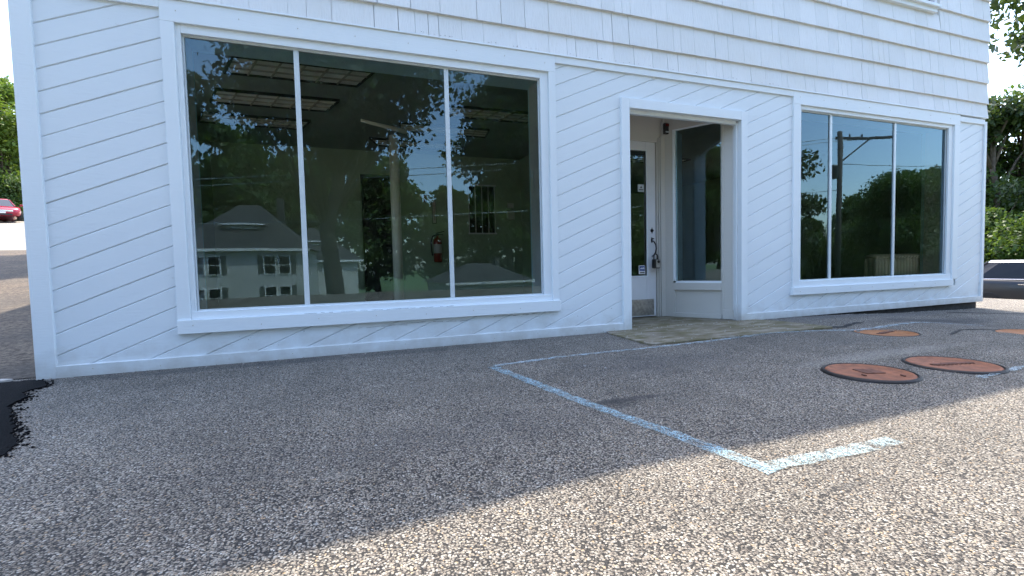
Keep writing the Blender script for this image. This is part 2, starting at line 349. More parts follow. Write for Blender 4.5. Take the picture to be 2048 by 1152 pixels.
# painted bay outline on the pavement
strip('parking_line', [(.936, -1.0), (1.06, -1.63), (1.309, -2.893)], .070, M['line_paint'], seed=2, label='long worn light blue painted line running from the shop front across the shaded asphalt', cat='parking line')
strip('parking_line', [(1.30, -2.855), (1.64, -2.87), (1.955, -2.865)], .066, M['line_paint_fresh'], off=.007, seed=3, label='short whiter stripe on the sunlit asphalt at the near end of the blue line', cat='parking line')
strip('parking_line', [(.95, -.99), (1.53, -.92), (2.836, -.868), (3.73, -.80), (4.286, -.88), (4.9, -.93), (5.6, -.95), (6.3, -1.15)], .05, M['line_paint_faded'], off=.007, ragged=.012, seed=4, label='thin faded pale blue line parallel to the shop front beside the doorstep', cat='parking line')
strip('parking_line', [(3.30, -2.50), (3.75, -2.46), (4.2, -2.44)], .03, M['line_paint_faded'], off=.007, ragged=.012, seed=5, label='faint pale blue paint trace near the manholes at the right edge of the photo', cat='parking line')
# black fresh asphalt patch
pp = [(-1.99, -.02), (-1.87, -.10), (-1.79, -.27), (-1.83, -.42), (-1.74, -.56), (-1.72, -.76), (-1.62, -.92), (-1.55, -1.08), (-1.46, -1.22), (-1.40, -1.36), (-1.31, -1.50), (-1.26, -1.70), (-1.5, -1.9), (-2.3, -1.9), (-2.9, -.9), (-2.6, -.10), (-2.25, -.05), (-2.15, -.03)]
rnd = random.Random(5); q = []
for a, b in zip(pp, pp[1:]+pp[:1]):
    for i in range(9): q.append((a[0]+(b[0]-a[0])*i/9 + rnd.uniform(-.009, .009), a[1]+(b[1]-a[1])*i/9 + rnd.uniform(-.012, .012)))
mb = MB(); mb.slab(q[::-1], -.03, .009); o = mb.build('asphalt_patch', M['patch']); tag(o, 'ragged patch of fresh black asphalt at the left corner of the shop', 'asphalt patch')
mb = MB(); rnd = random.Random(77)
for i in range(420):
    a, b = pp[rnd.randrange(0, 11)], None; a = pp[(k := rnd.randrange(0, 11))]; b = pp[k+1]; q_ = rnd.random()
    x = a[0]+(b[0]-a[0])*q_+rnd.gauss(.008, .022); y = a[1]+(b[1]-a[1])*q_+rnd.gauss(0, .022); z = H(x, y)+.002; a_ = rnd.uniform(.003, .010); w0 = rnd.uniform(0, 3)
    P = [(x+a_*math.cos(w0+k2*1.257)*rnd.uniform(.6, 1.3), y+a_*math.sin(w0+k2*1.257)*rnd.uniform(.6, 1.3), z) for k2 in range(5)] + [(x, y, z+a_*.7)]
    mb.add(P, [(4, 3, 2, 1, 0)] + [(k2, (k2+1) % 5, 5) for k2 in range(5)])
tag(mb.build('asphalt_crumbs', M['patch'], o), kind='stuff')
mb = MB(); mb.slab([(-3.1, -.01), (-2.5, -.02), (-2.14, .0), (-2.10, .03), (-2.18, .07), (-2.6, .06), (-3.1, .10)], -.02, .018); tag(mb.build('kerb_slab', M['kerb_stone'], bevel=.006), 'broken strip of pale concrete beside the left corner of the shop', 'kerb')
# doorstep slab
mb = MB(); q = [(2.42, -.10), (2.40, -.45), (2.385, -.79), (3.0, -.80), (3.7, -.79), (4.55, -.80), (4.50, -.3), (4.42, .015), (2.46, .015)]
mb.slab(q, -.05, .014); mb.slab([(2.76, .0155), (4.20, .0155), (3.9, .86), (2.8, .86)], -.05, .010)
tag(mb.build('doorstep', M['step'], bevel=.006), 'flat mossy concrete doorstep in front of the recessed entrance', 'doorstep')

# grit and crumbs of asphalt along the wall base
rnd = random.Random(31); mb = MB()
for i in range(420):
    if i < 260: x = rnd.uniform(-1.9, 8.7); y = -abs(rnd.gauss(.015, .03))
    elif i < 340: x = rnd.uniform(2.4, 4.6); y = rnd.uniform(-.85, .7) if 2.8 < x < 3.9 else rnd.uniform(-.85, -.02)
    else: x = rnd.uniform(-1.5, 5); y = rnd.uniform(-3.2, -.1)
    a = rnd.uniform(.003, .010); z = (H(x, min(y, 0)) if y < -.85 or not 2.4 < x < 4.5 else .010) + .003; q = rnd.uniform(0, 3)
    P = [(x+a*math.cos(q+k*1.57)*rnd.uniform(.6, 1.2), y+a*math.sin(q+k*1.57)*rnd.uniform(.6, 1.2), z) for k in range(4)] + [(x, y, z+a*.9)]
    mb.m = 0; mb.add(P, [(3, 2, 1, 0), (0, 1, 4), (1, 2, 4), (2, 3, 4), (3, 0, 4)])
tag(mb.build('loose_grit', M['kerb_stone']), 'loose grit and crumbs scattered along the foot of the shop wall', 'grit', kind='stuff')
# manholes
def manhole(x, y, rad, mat, label, style, rz=0, rim_up=.010):
    t = empty('manhole_cover', (x, y, H(x, y)), rz, label, 'manhole cover', 'rusty manhole covers in the asphalt')
    mb = MB(); n = 48; prof = [(rad-.012, -.03), (rad-.012, .012), (rad-.006, .012), (rad+.001, .009), (rad+.007, .001), (rad+.009, -.03)]
    mb.lathe(prof, n=n); mb.f = mb.f[:-2]; mb.mi = mb.mi[:-2]; mb.build('rim', M['cast_iron'], t, smooth=True)
    mb = MB(); mb.lathe([(rad-.016, -.03), (rad-.016, .006), (rad-.022, .011), (rad-.035, .011), (rad-.04, .007), (.001, .009)], n=n); mb.f = mb.f[:-2]; mb.mi = mb.mi[:-2]
    l = mb.build('lid', mat, t, smooth=True)
    mb = MB()
    if style == 1:
        mb.m = 0
        for i in range(2): mb.box(-.055+i*.062, -.003+i*.062, -.05, .06, .008, .0125) if i == 0 else mb.box(.0, .06, -.05, .06, .0081, .0126)
        mb.box(-.10, -.09, -.10, -.07, .006, .014); mb.box(.10, .11, -.13, -.10, .006, .014)
    else:
        mb.box(-.14, .14, -.012, .014, .008, .013); mb.box(-.05, .06, .016, .03, .008, .012)
        for i in range(9): mb.box(-.13+i*.03, -.115+i*.03, -.03, -.014, .008, .0115)
    mb.build('raised_pad', M['rust_dark'], l)
    return t
manhole(2.92, -2.165, .235, M['rust'], 'rusty manhole cover nearest the camera, with two dark rectangles on its middle', 1, R(-20))
manhole(3.555, -2.25, .240, M['rust'], 'rusty manhole cover right behind the nearest one, with one dark bar on it', 2, R(-14))
manhole(4.80, -1.12, .26, M['rust2'], 'orange rusty manhole cover sunk in the asphalt close to the shop wall', 2, R(10))
manhole(5.85, -1.72, .27, M['rust2'], 'orange manhole cover cut off by the right edge of the photo', 2, R(10))
strip('asphalt_crack', [(4.62, -.70), (4.78, -.75), (5.0, -.68), (5.15, -.66)], .05, M['cast_iron'], off=.004, ragged=.02, seed=9, label='dark gouge in the asphalt behind the sunken orange manhole cover', cat='crack')
strip('asphalt_crack', [(7.4, -.30), (7.9, -.52), (8.4, -.62), (9.6, -1.05), (10.6, -1.3)], .07, M['cast_iron'], off=.004, ragged=.03, seed=10, label='long dark crack in the pavement below the right corner of the shop', cat='crack')
strip('asphalt_crack', [(5.1, -1.48), (5.5, -1.36), (6.1, -1.42), (6.8, -1.6)], .03, M['cast_iron'], off=.004, ragged=.012, seed=12, label='thin dark crack ringing the manhole at the right edge', cat='crack')
strip('asphalt_crack', [(3.16, -2.20), (3.24, -2.21), (3.31, -2.26)], .014, M['cast_iron'], off=.012, ragged=.006, seed=13, label='tiny dark crack joining the two nearest manhole covers', cat='crack')

# ---------------------------------------------------------------- the shop
S = empty('shop_building', (0, 0, 0), 0, 'white two-storey wooden shop with two big display windows and a recessed door', 'building')
S0, S1, F0, F1, W0, W1 = -1.151, 1.940, -1.067, 1.871, -1.034, 1.792
D0, D1, D2, D3 = 2.655, 2.751, 4.204, 4.293
T2, G0, V0, V1, G1, G2 = 5.000, 5.11, 5.15, 7.98, 8.071, 8.19
X0, X1, C2, C3 = -1.972, -1.861, 8.775, 8.83
ZT, ZF, ZR = .083, 2.58, 2.645
def clip(poly, x0, x1, z0, z1):
    for ax, lim, sg in ((0, x0, 1), (0, x1, -1), (1, z0, 1), (1, z1, -1)):
        out = []
        for i in range(len(poly)):
            a, b = poly[i-1], poly[i]; da, db = sg*(a[ax]-lim), sg*(b[ax]-lim)
            if (da >= 0) != (db >= 0):
                k = da/(da-db); out.append((a[0]+(b[0]-a[0])*k, a[1]+(b[1]-a[1])*k))
            if db >= 0: out.append(b)
        poly = out
        if len(poly) < 3: return []
    return poly
regions = [(X1, S0, ZT, ZF), (S0, S1, ZT, .25), (S1, D0, ZT, ZF), (D0, D3, 2.337, ZF), (D3, T2, ZT, ZF), (T2, G2, ZT, .261), (G2, C2, ZT, 2.555)]
mb = MB(); sl_, sp_ = .43, .148
rnd = random.Random(3)
for k in range(-45, 22):
    c0 = 2.371 + .43*1.858 + k*sp_; g = .0011
    dy = rnd.uniform(-.0015, .0015)
    for (x0, x1, z0, z1) in regions:
        for (lo, hi, yy) in ((g, .006, 1), (.006, sp_-.006-g, 0), (sp_-.006-g, sp_-g, 2)):
            pl = clip([(-3, sl_*-3+c0+lo), (10, sl_*10+c0+lo), (10, sl_*10+c0+hi), (-3, sl_*-3+c0+hi)], x0, x1, z0, z1)
            if len(pl) < 3: continue
            # bevelled board: face at y=.020, edges fall back to .028
            vs = []
            for (px, pz) in pl:
                e = pz - (sl_*px + c0)
                d = 0 if (.0059 <= e <= sp_-.0061-g) else .007*min(1, max((.006-e)/(.006-g), (e-(sp_-.006-g))/.006))
                vs.append((px, .020+dy+d, pz))
            n = len(pl); mb.add(vs, [tuple(range(n))])
mb.m = 0
mb.build('diagonal_siding', M['white_board'], S)
mb = MB()   # groove bottoms behind the boards
for (x0, x1, z0, z1) in regions: mb.box(x0, x1, .0285, .045, z0, z1)
mb.build('siding_backing', M['white_board'], S)
# flaked paint and hairline cracks
rnd = random.Random(21); mb = MB()
def crack(x0, x1, z, amp, wd, y):
    n = int((x1-x0)/.03); P = []; zz = z
    for i in range(n+1): zz += rnd.uniform(-amp, amp); P.append((x0+(x1-x0)*i/n, zz))
    for a, b in zip(P, P[1:]):
        if rnd.random() < .85: w1, w2 = wd*rnd.uniform(.3, 1), wd*rnd.uniform(.3, 1); mb.add([(a[0], y, a[1]-w1), (b[0], y, b[1]-w2), (b[0], y, b[1]+w2), (a[0], y, a[1]+w1)], [(0, 1, 2, 3)])
crack(.45, 1.05, .222, .004, .0014, .0175); crack(1.25, 1.75, .235, .003, .0016, .0175); crack(.1, .5, .205, .004, .0012, .0175); crack(-.3, .9, .3535, .0006, .0012, -.0195)
for i in range(46):
    x = rnd.uniform(.6, 4.9); z = 2.665+rnd.uniform(0, .012); a = rnd.uniform(.004, .02); mb.add([(x, -.0125, z), (x+a, -.0125, z+rnd.uniform(-.002, .002)), (x+a*.6, -.0125, z+rnd.uniform(.002, .006))], [(0, 1, 2)])
for i in range(26):
    x = rnd.choice([rnd.uniform(-1.1, 2.6), rnd.uniform(5, 8.6)]); z = rnd.uniform(.09, .24); a = rnd.uniform(.004, .012); mb.add([(x, .0172, z), (x+a, .0172, z+rnd.uniform(-.003, .003)), (x+a*.5, .0172, z+rnd.uniform(.002, .007))], [(0, 1, 2)])
tag(mb.build('flaked_paint', M['pole_wood'], S), kind='stuff')
mb = MB()      # nail heads along the trim
for (xa, xb, z) in ((S0+.1, S1, .30), (T2+.1, G1, .307), (S0+.1, S1, 2.57), (T2+.1, G2, 2.57), (X1+.2, D0, .04), (D3+.2, C2, .04)):
    x = xa
    while x < xb: mb.lathe([(.0035, -.0035), (.0035, .0)], (x, -.018 if .29 < z < .31 else -.0005, z+rnd.uniform(-.01, .01)), 6, 'y'); x += rnd.uniform(.38, .45)
tag(mb.build('nail_heads', M['louver_fin'], S), kind='stuff')
# wall core with openings (y .045 .. .30)
mb = MB(); ya, yb = .045, .30
for b in [(X0, W0, 0, 2.70), (W0, W1, 0, .375), (W0, W1, 2.445, 2.70), (W1, D1, 0, 2.70), (D1, D2, 2.245, 2.70), (D2, V0, 0, 2.70), (V0, V1, 0, .385), (V0, V1, 2.46, 2.70), (V1, C3-.01, 0, 2.70)]:
    if b[0] == D1: mb.box(b[0], b[1], ya, .10, b[2], b[3])
    elif b[1] == D1: mb.box(b[0], b[1], ya, yb, b[2], b[3])
    else: mb.box(b[0], b[1], ya, yb, b[2], b[3])
mb.box(X0, C3-.01, ya, yb, 2.70, 6.10)

for (xa, xb, w0_, w1_) in ((X0, X0+.12, .7, 2.4), (C3-.13, C3-.01, 3.1, 4.9)):  # openings added in both side walls to brighten the room
    mb.box(xa, xb, yb, w0_, -.2, 6.10); mb.box(xa, xb, w1_, BY1, -.2, 6.10); mb.box(xa, xb, w0_, w1_, -.2, .8); mb.box(xa, xb, w0_, w1_, 2.4, 6.10)
mb.box(X0, C3-.01, BY1, BY1+.12, -.2, 6.10)
mb.build('wall', M['white'], S)
for (xx, w0_, w1_) in ((X0+.05, .7, 2.4), (C3-.08, 3.1, 4.9)):  # unseen windows added in those openings, letting daylight inside
    mb = MB(); mb.box(xx-.02, xx+.02, w0_, w0_+.06, .8, 2.4); mb.box(xx-.02, xx+.02, w1_-.06, w1_, .8, 2.4); mb.box(xx-.02, xx+.02, w0_+.06, w1_-.06, .8, .86); mb.box(xx-.02, xx+.02, w0_+.06, w1_-.06, 2.34, 2.4)
    mb.box(xx-.018, xx+.018, (w0_+w1_)/2-.03, (w0_+w1_)/2+.03, .86, 2.34); mb.box(xx-.016, xx+.016, w0_+.06, (w0_+w1_)/2-.03, 1.58, 1.62); mb.box(xx-.016, xx+.016, (w0_+w1_)/2+.03, w1_-.06, 1.58, 1.62); sw = mb.build('added_side_window', M['bead'], S)
    mb = MB(); mb.add([(xx, w0_+.05, .85), (xx, w1_-.05, .85), (xx, w1_-.05, 2.35), (xx, w0_+.05, 2.35)], [(0, 1, 2, 3)]); mb.build('pane', M['glass'], sw)
mb = MB(); mb.slab([(X0-.08, -.30), (1.0, -.21), (2.4, -.09), (C3+.08, -.08), (C3+.08, BY1+.3), (X0-.08, BY1+.3)], 6.16, 6.28); mb.build('roof', M['tar_roof'], S)  # unseen eave, skewed at its left end to shape the shadow edge
mb = MB(); mb.box(X0+.02, 4.3, .05, .26, -.22, -.002); mb.box(4.3, C3-.06, .05, .26, -.35, -.002); mb.build('foundation', M['foundation'], S)
# trim
mb = MB(); mb.box(X0, X1, 0, .06, -.004, 2.72); mb.box(X0, X0+.02, .06, .3, -.004, 2.72); mb.build('corner_board', M['white_trim'], S, bevel=.003)
mb = MB(); mb.box(C2, C3, 0, .06, -.002, 2.60); mb.box(C3-.02, C3, .06, .3, -.002, 2.6); mb.build('corner_board', M['white_trim'], S, bevel=.003)
mb = MB(); mb.box(X1, S0, .001, .05, ZF, ZR); mb.box(S0, S1, 0, .05, 2.492, ZR); mb.box(S1, T2, .001, .05, ZF, ZR); mb.box(T2, G2, 0, .05, 2.496, ZR); mb.box(G2, C2, .001, .05, 2.555, 2.625)
mb.box(X1, C3, -.012, .04, ZR, ZR+.012)
mb.build('frieze_board', M['white_trim'], S, bevel=.003)
mb = MB(); mb.box(X1, D0, -.002, .045, 0, ZT); mb.box(D3, C2, -.002, .045, 0, ZT); mb.build('base_board', M['white_trim'], S, bevel=.003)
mb = MB(); mb.box(D0, D1, -.006, .05, -.002, 2.337); mb.box(D2, D3, -.006, .05, .012, 2.337); mb.box(D1, D2, -.006, .05, 2.24, 2.337)
mb.box(D1, D1+.02, .05, .16, .01, 2.22); mb.box(D2-.02, D2, .05, .09, .01, 2.22); mb.box(D1+.02, D2-.02, .052, .10, 2.205, 2.243)
mb.build('door_casing', M['white_trim'], S, bevel=.003)
# shingles
mb = MB(); rnd = random.Random(11); zc = [2.657, 2.855] ; 
while zc[-1] < 5.9: zc.append(zc[-1] + .288)
UW = (6.25, 7.52, 4.02, 5.5)
for a, b in zip(zc[:-1], zc[1:]):
    x = X0 - .012
    while x < C3 + .01:
        wd = rnd.choice([.10, .13, .17, .20, .24, .27, .31]) * rnd.uniform(.9, 1.1); x1 = min(x + wd, C3+.012)
        if C3 + .012 - x1 < .05: x1 = C3 + .012
        gp_ = rnd.choice([.0007, .0011, .0018, .0034]); z0 = a + rnd.uniform(-.001, .001) + .003*math.sin(x*1.7+a*5); top = min(b + .03, 6.09)
        if x < UW[0]-.08 < x1: x1 = UW[0]-.08
        inside = x1 > UW[0]-.079 and x < UW[1]+.06 and z0 < UW[3]
        if inside and z0 < UW[2]-.09: top = min(top, UW[2]-.09); inside = False
        if not inside:
            yb_ = -.006 + rnd.uniform(-.001, .001)
            mb.add([(x+gp_, yb_, z0), (x1-gp_, yb_, z0), (x1-gp_, .022, top), (x+gp_, .022, top), (x+gp_, .042, z0), (x1-gp_, .042, z0), (x1-gp_, .042, top), (x+gp_, .042, top)],
                [(0,1,2,3), (5,4,7,6), (4,5,1,0), (1,5,6,2), (4,0,3,7), (3,2,6,7)])
        x = x1
mb.build('shingle_siding', M['shingle'], S)
mb = MB(); mb.box(UW[0]-.08, UW[0], -.02, .04, UW[2], UW[3]); mb.box(UW[1], UW[1]+.06, -.02, .04, UW[2], UW[3]); mb.box(UW[0]-.08, UW[1]+.06, -.02, .04, UW[3], UW[3]+.1)
mb.box(UW[0], UW[1], .0, .04, UW[2], UW[2]+.05); mb.box(UW[0]+.6, UW[0]+.64, .0, .03, UW[2]+.05, UW[3]); uw = mb.build('upper_window', M['bead'], S)
mb = MB(); mb.box(UW[0]-.1, UW[1]+.09, -.055, .03, UW[2]-.035, UW[2]); mb.box(UW[0]-.08, UW[1]+.07, -.02, .03, UW[2]-.09, UW[2]-.035); mb.build('sill', M['white_trim'], uw, bevel=.003)
mb = MB(); mb.box(UW[0], UW[1], .034, .038, UW[2]+.05, UW[3]); mb.build('pane', M['dark_glass'], uw)

def display_window(c0, c1, f0, f1, w0, w1, sb, st, wb, wt, ft, muls, sx0, sx1, label):
    mb = MB()      # casing at the sides (front face y=0), inner stops
    mb.box(c0, f0, 0, .05, st, ft); mb.box(f1, c1, 0, .05, st, ft)
    mb.box(f0, w0, .022, .10, wb, ft); mb.box(w1, f1, .022, .10, wb, ft); mb.box(w0, w1, .022, .10, wt, ft); mb.box(f0, f1, .012, .10, st, wb)
    win = mb.build('display_window', M['white_trim'], S, bevel=.003, label=label)
    mb = MB(); mb.box(sx0, sx1, -.018, .05, sb, st); mb.build('sill', M['white_trim'], win, bevel=.003)
    mb = MB(); e = .012
    mb.box(w0, w0+e, .05, .075, wb, wt); mb.box(w1-e, w1, .05, .075, wb, wt); mb.box(w0+e, w1-e, .05, .075, wt-e, wt); mb.box(w0+e, w1-e, .05, .075, wb, wb+e)
    mb.build('glazing_bead', M['mullion_metal'], win)
    mb = MB()      # the deep painted reveal inside
    mb.box(w0-.03, w0-.005, .10, .34, wb, wt+.02); mb.box(w1+.005, w1+.03, .10, .34, wb, wt+.02); mb.box(w0-.005, w1+.005, .10, .34, wt+.004, wt+.03); mb.box(w0-.005, w1+.005, .10, .34, wb-.03, wb-.004)
    mb.build('reveal', M['reveal'], win)
    xs = [w0+e] + list(muls) + [w1-e]
    for i in range(len(xs)-1):
        a = xs[i] + (.006 if i else 0); b = xs[i+1] - (.006 if i < len(xs)-2 else 0)
        mb = MB(); mb.add([(a, .062, wb+e), (b, .062, wb+e), (b, .062, wt-e), (a, .062, wt-e)], [(0, 1, 2, 3)]); mb.build('pane', M['glass'], win)
    for x in muls:
        mb = MB(); mb.box(x-.019, x+.019, .048, .074, wb+e, wt-e); mb.build('mullion', M['mullion_metal'], win, bevel=.003)
    return win
simple('reveal', (.62, .86, .92), .5, 0, .05, 6)
display_window(S0, S1, F0, F1, W0, W1, .25, .352, .409, 2.409+.02, 2.492, (-.279, .912), S0, S1+.005, 'large three-pane display window left of the door')
display_window(T2, G2, G0, G1, V0, V1, .261, .353, .425, 2.45, 2.496, (5.69, 6.89), 4.985, G1+.01, 'smaller three-pane display window right of the door')

# alcove
def opane(mb, o, a, c): mb.add([o, Vector(o)+Vector(a), Vector(o)+Vector(a)+Vector(c), Vector(o)+Vector(c)], [(0, 1, 2, 3)])
YD = .80
mb = MB()      # door wall: over door, right jamb; ceiling; left wall
mb.box(2.78, 3.84, YD, YD+.10, 2.19, 2.50); mb.box(2.78, 2.86, YD, YD+.1, .01, 2.19)
mb.obox((2.752, .101, .01), (.06, .70, 0), (-.03, .002, 0), (0, 0, 2.49))
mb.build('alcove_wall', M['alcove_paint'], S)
mb = MB(); mb.slab([(2.72, .10), (4.30, .10), (4.30, .9), (2.72, .9)], 2.462, 2.50); mb.build('alcove_ceiling', M['alcove_paint'], S)
mb = MB()
for k, (a, b) in enumerate(((3.682, 3.700), (3.704, 3.722), (3.726, 3.765))): mb.box(a, b, YD-.012*k-.004, YD+.08, .01, 2.20+.02*k)
mb.box(2.86, 3.682, YD-.004, YD+.08, 2.165, 2.19); mb.box(3.765, 3.83, YD-.02, YD+.08, .01, 2.46)
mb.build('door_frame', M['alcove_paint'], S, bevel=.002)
a0, tv = Vector((3.80, .77, 0)), Vector((4.25-3.80, .05-.77, 0)).normalized(); nv = Vector((-tv.y, tv.x, 0))   # nv points into the room side
def AW(mb, s0, s1, z0, z1, p0=0.0, p1=.06): mb.obox(a0 + tv*s0 + nv*p0 + Vector((0, 0, z0)), tv*(s1-s0), nv*(p1-p0), (0, 0, z1-z0))
mb = MB()
AW(mb, -.03, .085, .01, 2.46); AW(mb, .085, .645, 2.30, 2.46); AW(mb, .085, .645, .345, .43, -.012, .06); AW(mb, .085, .645, .01, .062, -.004, .06); AW(mb, .085, .645, .062, .345, .02, .06)
AW(mb, .645, .665, .062, 2.46, -.004, .06); AW(mb, .085, .105, .062, .345, -.004, .02); AW(mb, .665, .84, .01, 2.46); AW(mb, .655, .85, .01, .12, -.014, -.0005)
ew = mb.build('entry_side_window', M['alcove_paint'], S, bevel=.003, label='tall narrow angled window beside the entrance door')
mb = MB(); AW(mb, .085, .115, .455, 2.30, -.008, .03); AW(mb, .115, .645, .43, .456, -.008, .03); AW(mb, .115, .645, 2.285, 2.30, -.004, .03); mb.build('glazing_bead', M['white_trim'], ew, bevel=.002)
mb = MB(); o_ = a0 + tv*.115 + nv*.02 + Vector((0, 0, .456)); mb.add([o_, o_+tv*.53, o_+tv*.53+Vector((0,0,1.83)), o_+Vector((0,0,1.83))], [(0, 1, 2, 3)]); mb.build('pane', M['glass'], ew)
mb = MB(); AW(mb, .10, .128, .456, 2.285, .03, .22); mb.build('reveal', M['reveal'], ew)
# the door
mb = MB(); dx0, dx1, gx0, gx1, gz0, gz1 = 2.865, 3.678, 3.02, 3.54, .529, 2.055
y0, y1 = YD+.018, YD+.06
mb.box(dx0, gx0, y0, y1, .02, 2.165); mb.box(gx1, dx1, y0, y1, .02, 2.165); mb.box(gx0, gx1, y0, y1, .02, gz0); mb.box(gx0, gx1, y0, y1, gz1, 2.165)
door = mb.build('entry_door', M['door_paint'], S, bevel=.003)
mb = MB(); mb.box(gx0-.014, gx0, y0-.008, y0+.02, gz0-.014, gz1+.014); mb.box(gx1, gx1+.014, y0-.008, y0+.02, gz0-.014, gz1+.014); mb.box(gx0, gx1, y0-.008, y0+.02, gz0-.014, gz0); mb.box(gx0, gx1, y0-.008, y0+.02, gz1, gz1+.014); mb.build('glazing_bead', M['white_trim'], door)
mb = MB(); mb.add([(gx0, y0+.02, gz0), (gx1, y0+.02, gz0), (gx1, y0+.02, gz1), (gx0, y0+.02, gz1)], [(0, 1, 2, 3)]); mb.build('pane', M['glass'], door)
mb = MB(); mb.box(dx0+.02, 3.645, y0-.004, y0-.0005, .035, .235)
for i in range(15):
    for j in range(5): cx, cz = 2.92+i*.048+(j % 2)*.02, .06+j*.036; mb.obox((cx, y0-.0065, cz), (.022, 0, .012), (0, .003, 0), (-.004, 0, .007))
mb.build('kick_plate', M['steel'], door)
mb = MB(); mb.lathe([(.001, -.022), (.011, -.022), (.014, -.012), (.020, -.006), (.022, -.001)], (3.622, y0, 1.084), 16, 'y'); mb.prism([(3.622, 1.044), (3.634, 1.084), (3.622, 1.124), (3.610, 1.084)], y0-.006, y0-.0005); mb.build('deadbolt', M['black'], door)
mb = MB(); mb.prism([(3.618, .93), (3.630, .95), (3.630, .975), (3.618, 1.005), (3.606, .975), (3.606, .95)], y0-.007, y0-.0005)
mb.tube([(3.618, y0-.004, .955), (3.622, y0-.035, .95), (3.636, y0-.055, .91), (3.640, y0-.058, .86), (3.632, y0-.055, .81), (3.622, y0-.03, .775), (3.620, y0-.002, .765)], [.007, .008, .009, .009, .009, .008, .008], 10)
mb.tube([(3.615, y0-.01, .97), (3.610, y0-.04, .985), (3.607, y0-.055, .98)], .006, 8); mb.build('handle', M['black'], door, smooth=True)
mb = MB(); mb.box(3.435, 3.527, y0+.012, y0+.0185, .548, .655); stk = mb.build('sticker', M['white'], door, label='small white and blue square sticker low on the door glass')
mb = MB(); mb.box(3.442, 3.520, y0+.009, y0+.0115, .585, .648); mb.build('sticker_panel', M['sticker_blue'], stk)
mb = MB(); rnd = random.Random(4)
for i in range(5): x = 3.451+i*.0125; mb.box(x, x+.009, y0+.007, y0+.0085, .612, .612+rnd.choice([.012, .017, .02]))
mb.box(3.447, 3.515, y0+.007, y0+.0085, .597, .600)
mb.build('lettering', M['white'], stk)
mb = MB(); mb.box(3.446, 3.514, y0+.009, y0+.0115, .560, .572); mb.build('lettering', M['black'], stk)
mb = MB(); mb.box(3.434, 3.520, y0+.012, y0+.0185, 1.56, 1.648); st2 = mb.build('sticker', M['sticker_grey'], door, label='small grey notice sticker high on the door glass')
mb = MB(); mb.box(3.445, 3.509, y0+.009, y0+.0115, 1.578, 1.590); mb.prism([(3.462, 1.603), (3.492, 1.603), (3.477, 1.632)], y0+.009, y0+.0115); mb.build('lettering', M['dark_door'], st2)
# lock box hanging on the handle
LB = empty('lock_box', (3.628, y0-.075, .70), 0, 'small black and grey combination key lock box hanging from the door handle', 'lock box')
mb = MB(); mb.box(-.046, .046, -.02, .035, -.085, .03); mb.build('body', M['black'], LB, bevel=.012)
mb = MB(); mb.box(-.020, .042, -.026, -.0205, -.075, .022); fp = mb.build('face_plate', M['steel'], LB, bevel=.004)
mb = MB(); mb.lathe([(.018, -.032), (.018, -.0265)], (.012, 0, -.002), 16, 'y'); mb.build('dial', M['black'], fp)
mb = MB(); mb.tube([(-.028, .01, .028), (-.028, .01, .065), (-.018, .012, .085), (0, .014, .092), (.018, .012, .085), (.028, .01, .065), (.028, .01, .028)], .0075, 8); mb.build('shackle', M['black'], LB, smooth=True)
# alarm strobe over the door
AL = empty('alarm_box', (3.80, YD-.02, 2.325), 0, 'small dark red alarm strobe on a white plate above the entrance door', 'alarm')
mb = MB(); mb.box(-.058, .058, -.012, 0, -.078, .078); mb.build('back_plate', M['white_trim'], AL, bevel=.004)
mb = MB(); mb.box(-.042, .042, -.045, -.012, -.068, .066); hb = mb.build('housing', M['black'], AL, bevel=.008)
mb = MB(); mb.box(-.026, .03, -.049, -.0455, .025, .055); mb.build('lens', M['alarm_lens'], hb); mb = MB(); mb.box(-.026, .026, -.049, -.0455, -.05, -.034); mb.build('lens', M['sticker_grey'], hb)
mb = MB(); mb.tube([(.06, -.01, .01), (.09, -.02, .02), (.12, -.01, .045)], .003, 6); mb.build('cable', M['black'], AL)

# ---------------------------------------------------------------- room behind the glass
mb = MB(); mb.slab([(X0+.12, .30), (C3-.13, .30), (C3-.13, 9.5), (X0+.12, 9.5)], -.16, 0); mb.build('floor', M['room_floor'], S)
mb = MB(); mb.box(X0+.12, C3-.13, .30, 9.5, 2.70, 2.78); mb.build('ceiling', M['room_ceiling'], S)
mb = MB()
def backwall(mb, x0, x1, z0, z1): mb.box(x0, x1, 4.3, 4.42, z0, z1)
backwall(mb, X0+.12, .335, 0, 2.7); backwall(mb, .335, .854, 2.30, 2.7); backwall(mb, .854, 2.21, 0, 2.7); backwall(mb, 2.21, 2.72, 0, 1.31); backwall(mb, 2.21, 2.72, 2.17, 2.7); backwall(mb, 2.72, 3.25, 0, 2.7)
mb.box(3.25, 3.37, 2.6, 4.42, 0, 2.7); mb.box(X0+.12, C3-.13, 7.5, 7.6, 0, 2.7)
for (xa, xb, q0, q1, w0_, w1_) in ((X0+.121, X0+.135, .31, 4.3, .7, 2.4), (C3-.145, C3-.131, .31, 7.5, 3.1, 4.9)):  # room lining, cut for the same added light openings
    mb.box(xa, xb, q0, w0_, 0, 2.7); mb.box(xa, xb, w1_, q1, 0, 2.7); mb.box(xa, xb, w0_, w1_, 0, .8); mb.box(xa, xb, w0_, w1_, 2.4, 2.7)
mb.build('room_wall', M['room_wall'], S)
mb = MB(); mb.box(.36, .83, 4.40, 4.44, 0, 2.28); dd = mb.build('inner_door', M['dark_door'], S)
mb = MB(); mb.lathe([(.001, -.06), (.025, -.055), (.03, -.035), (.012, -.02), (.02, -.001)], (.78, 4.40, 1.0), 12, 'y'); mb.build('handle', M['steel'], dd, smooth=True)
mb = MB(); mb.lathe([(.075, 0), (.075, 2.7)], (.80, 3.3, 0), 20); mb.build('interior_column', M['louver'], S, smooth=True)
mb = MB()
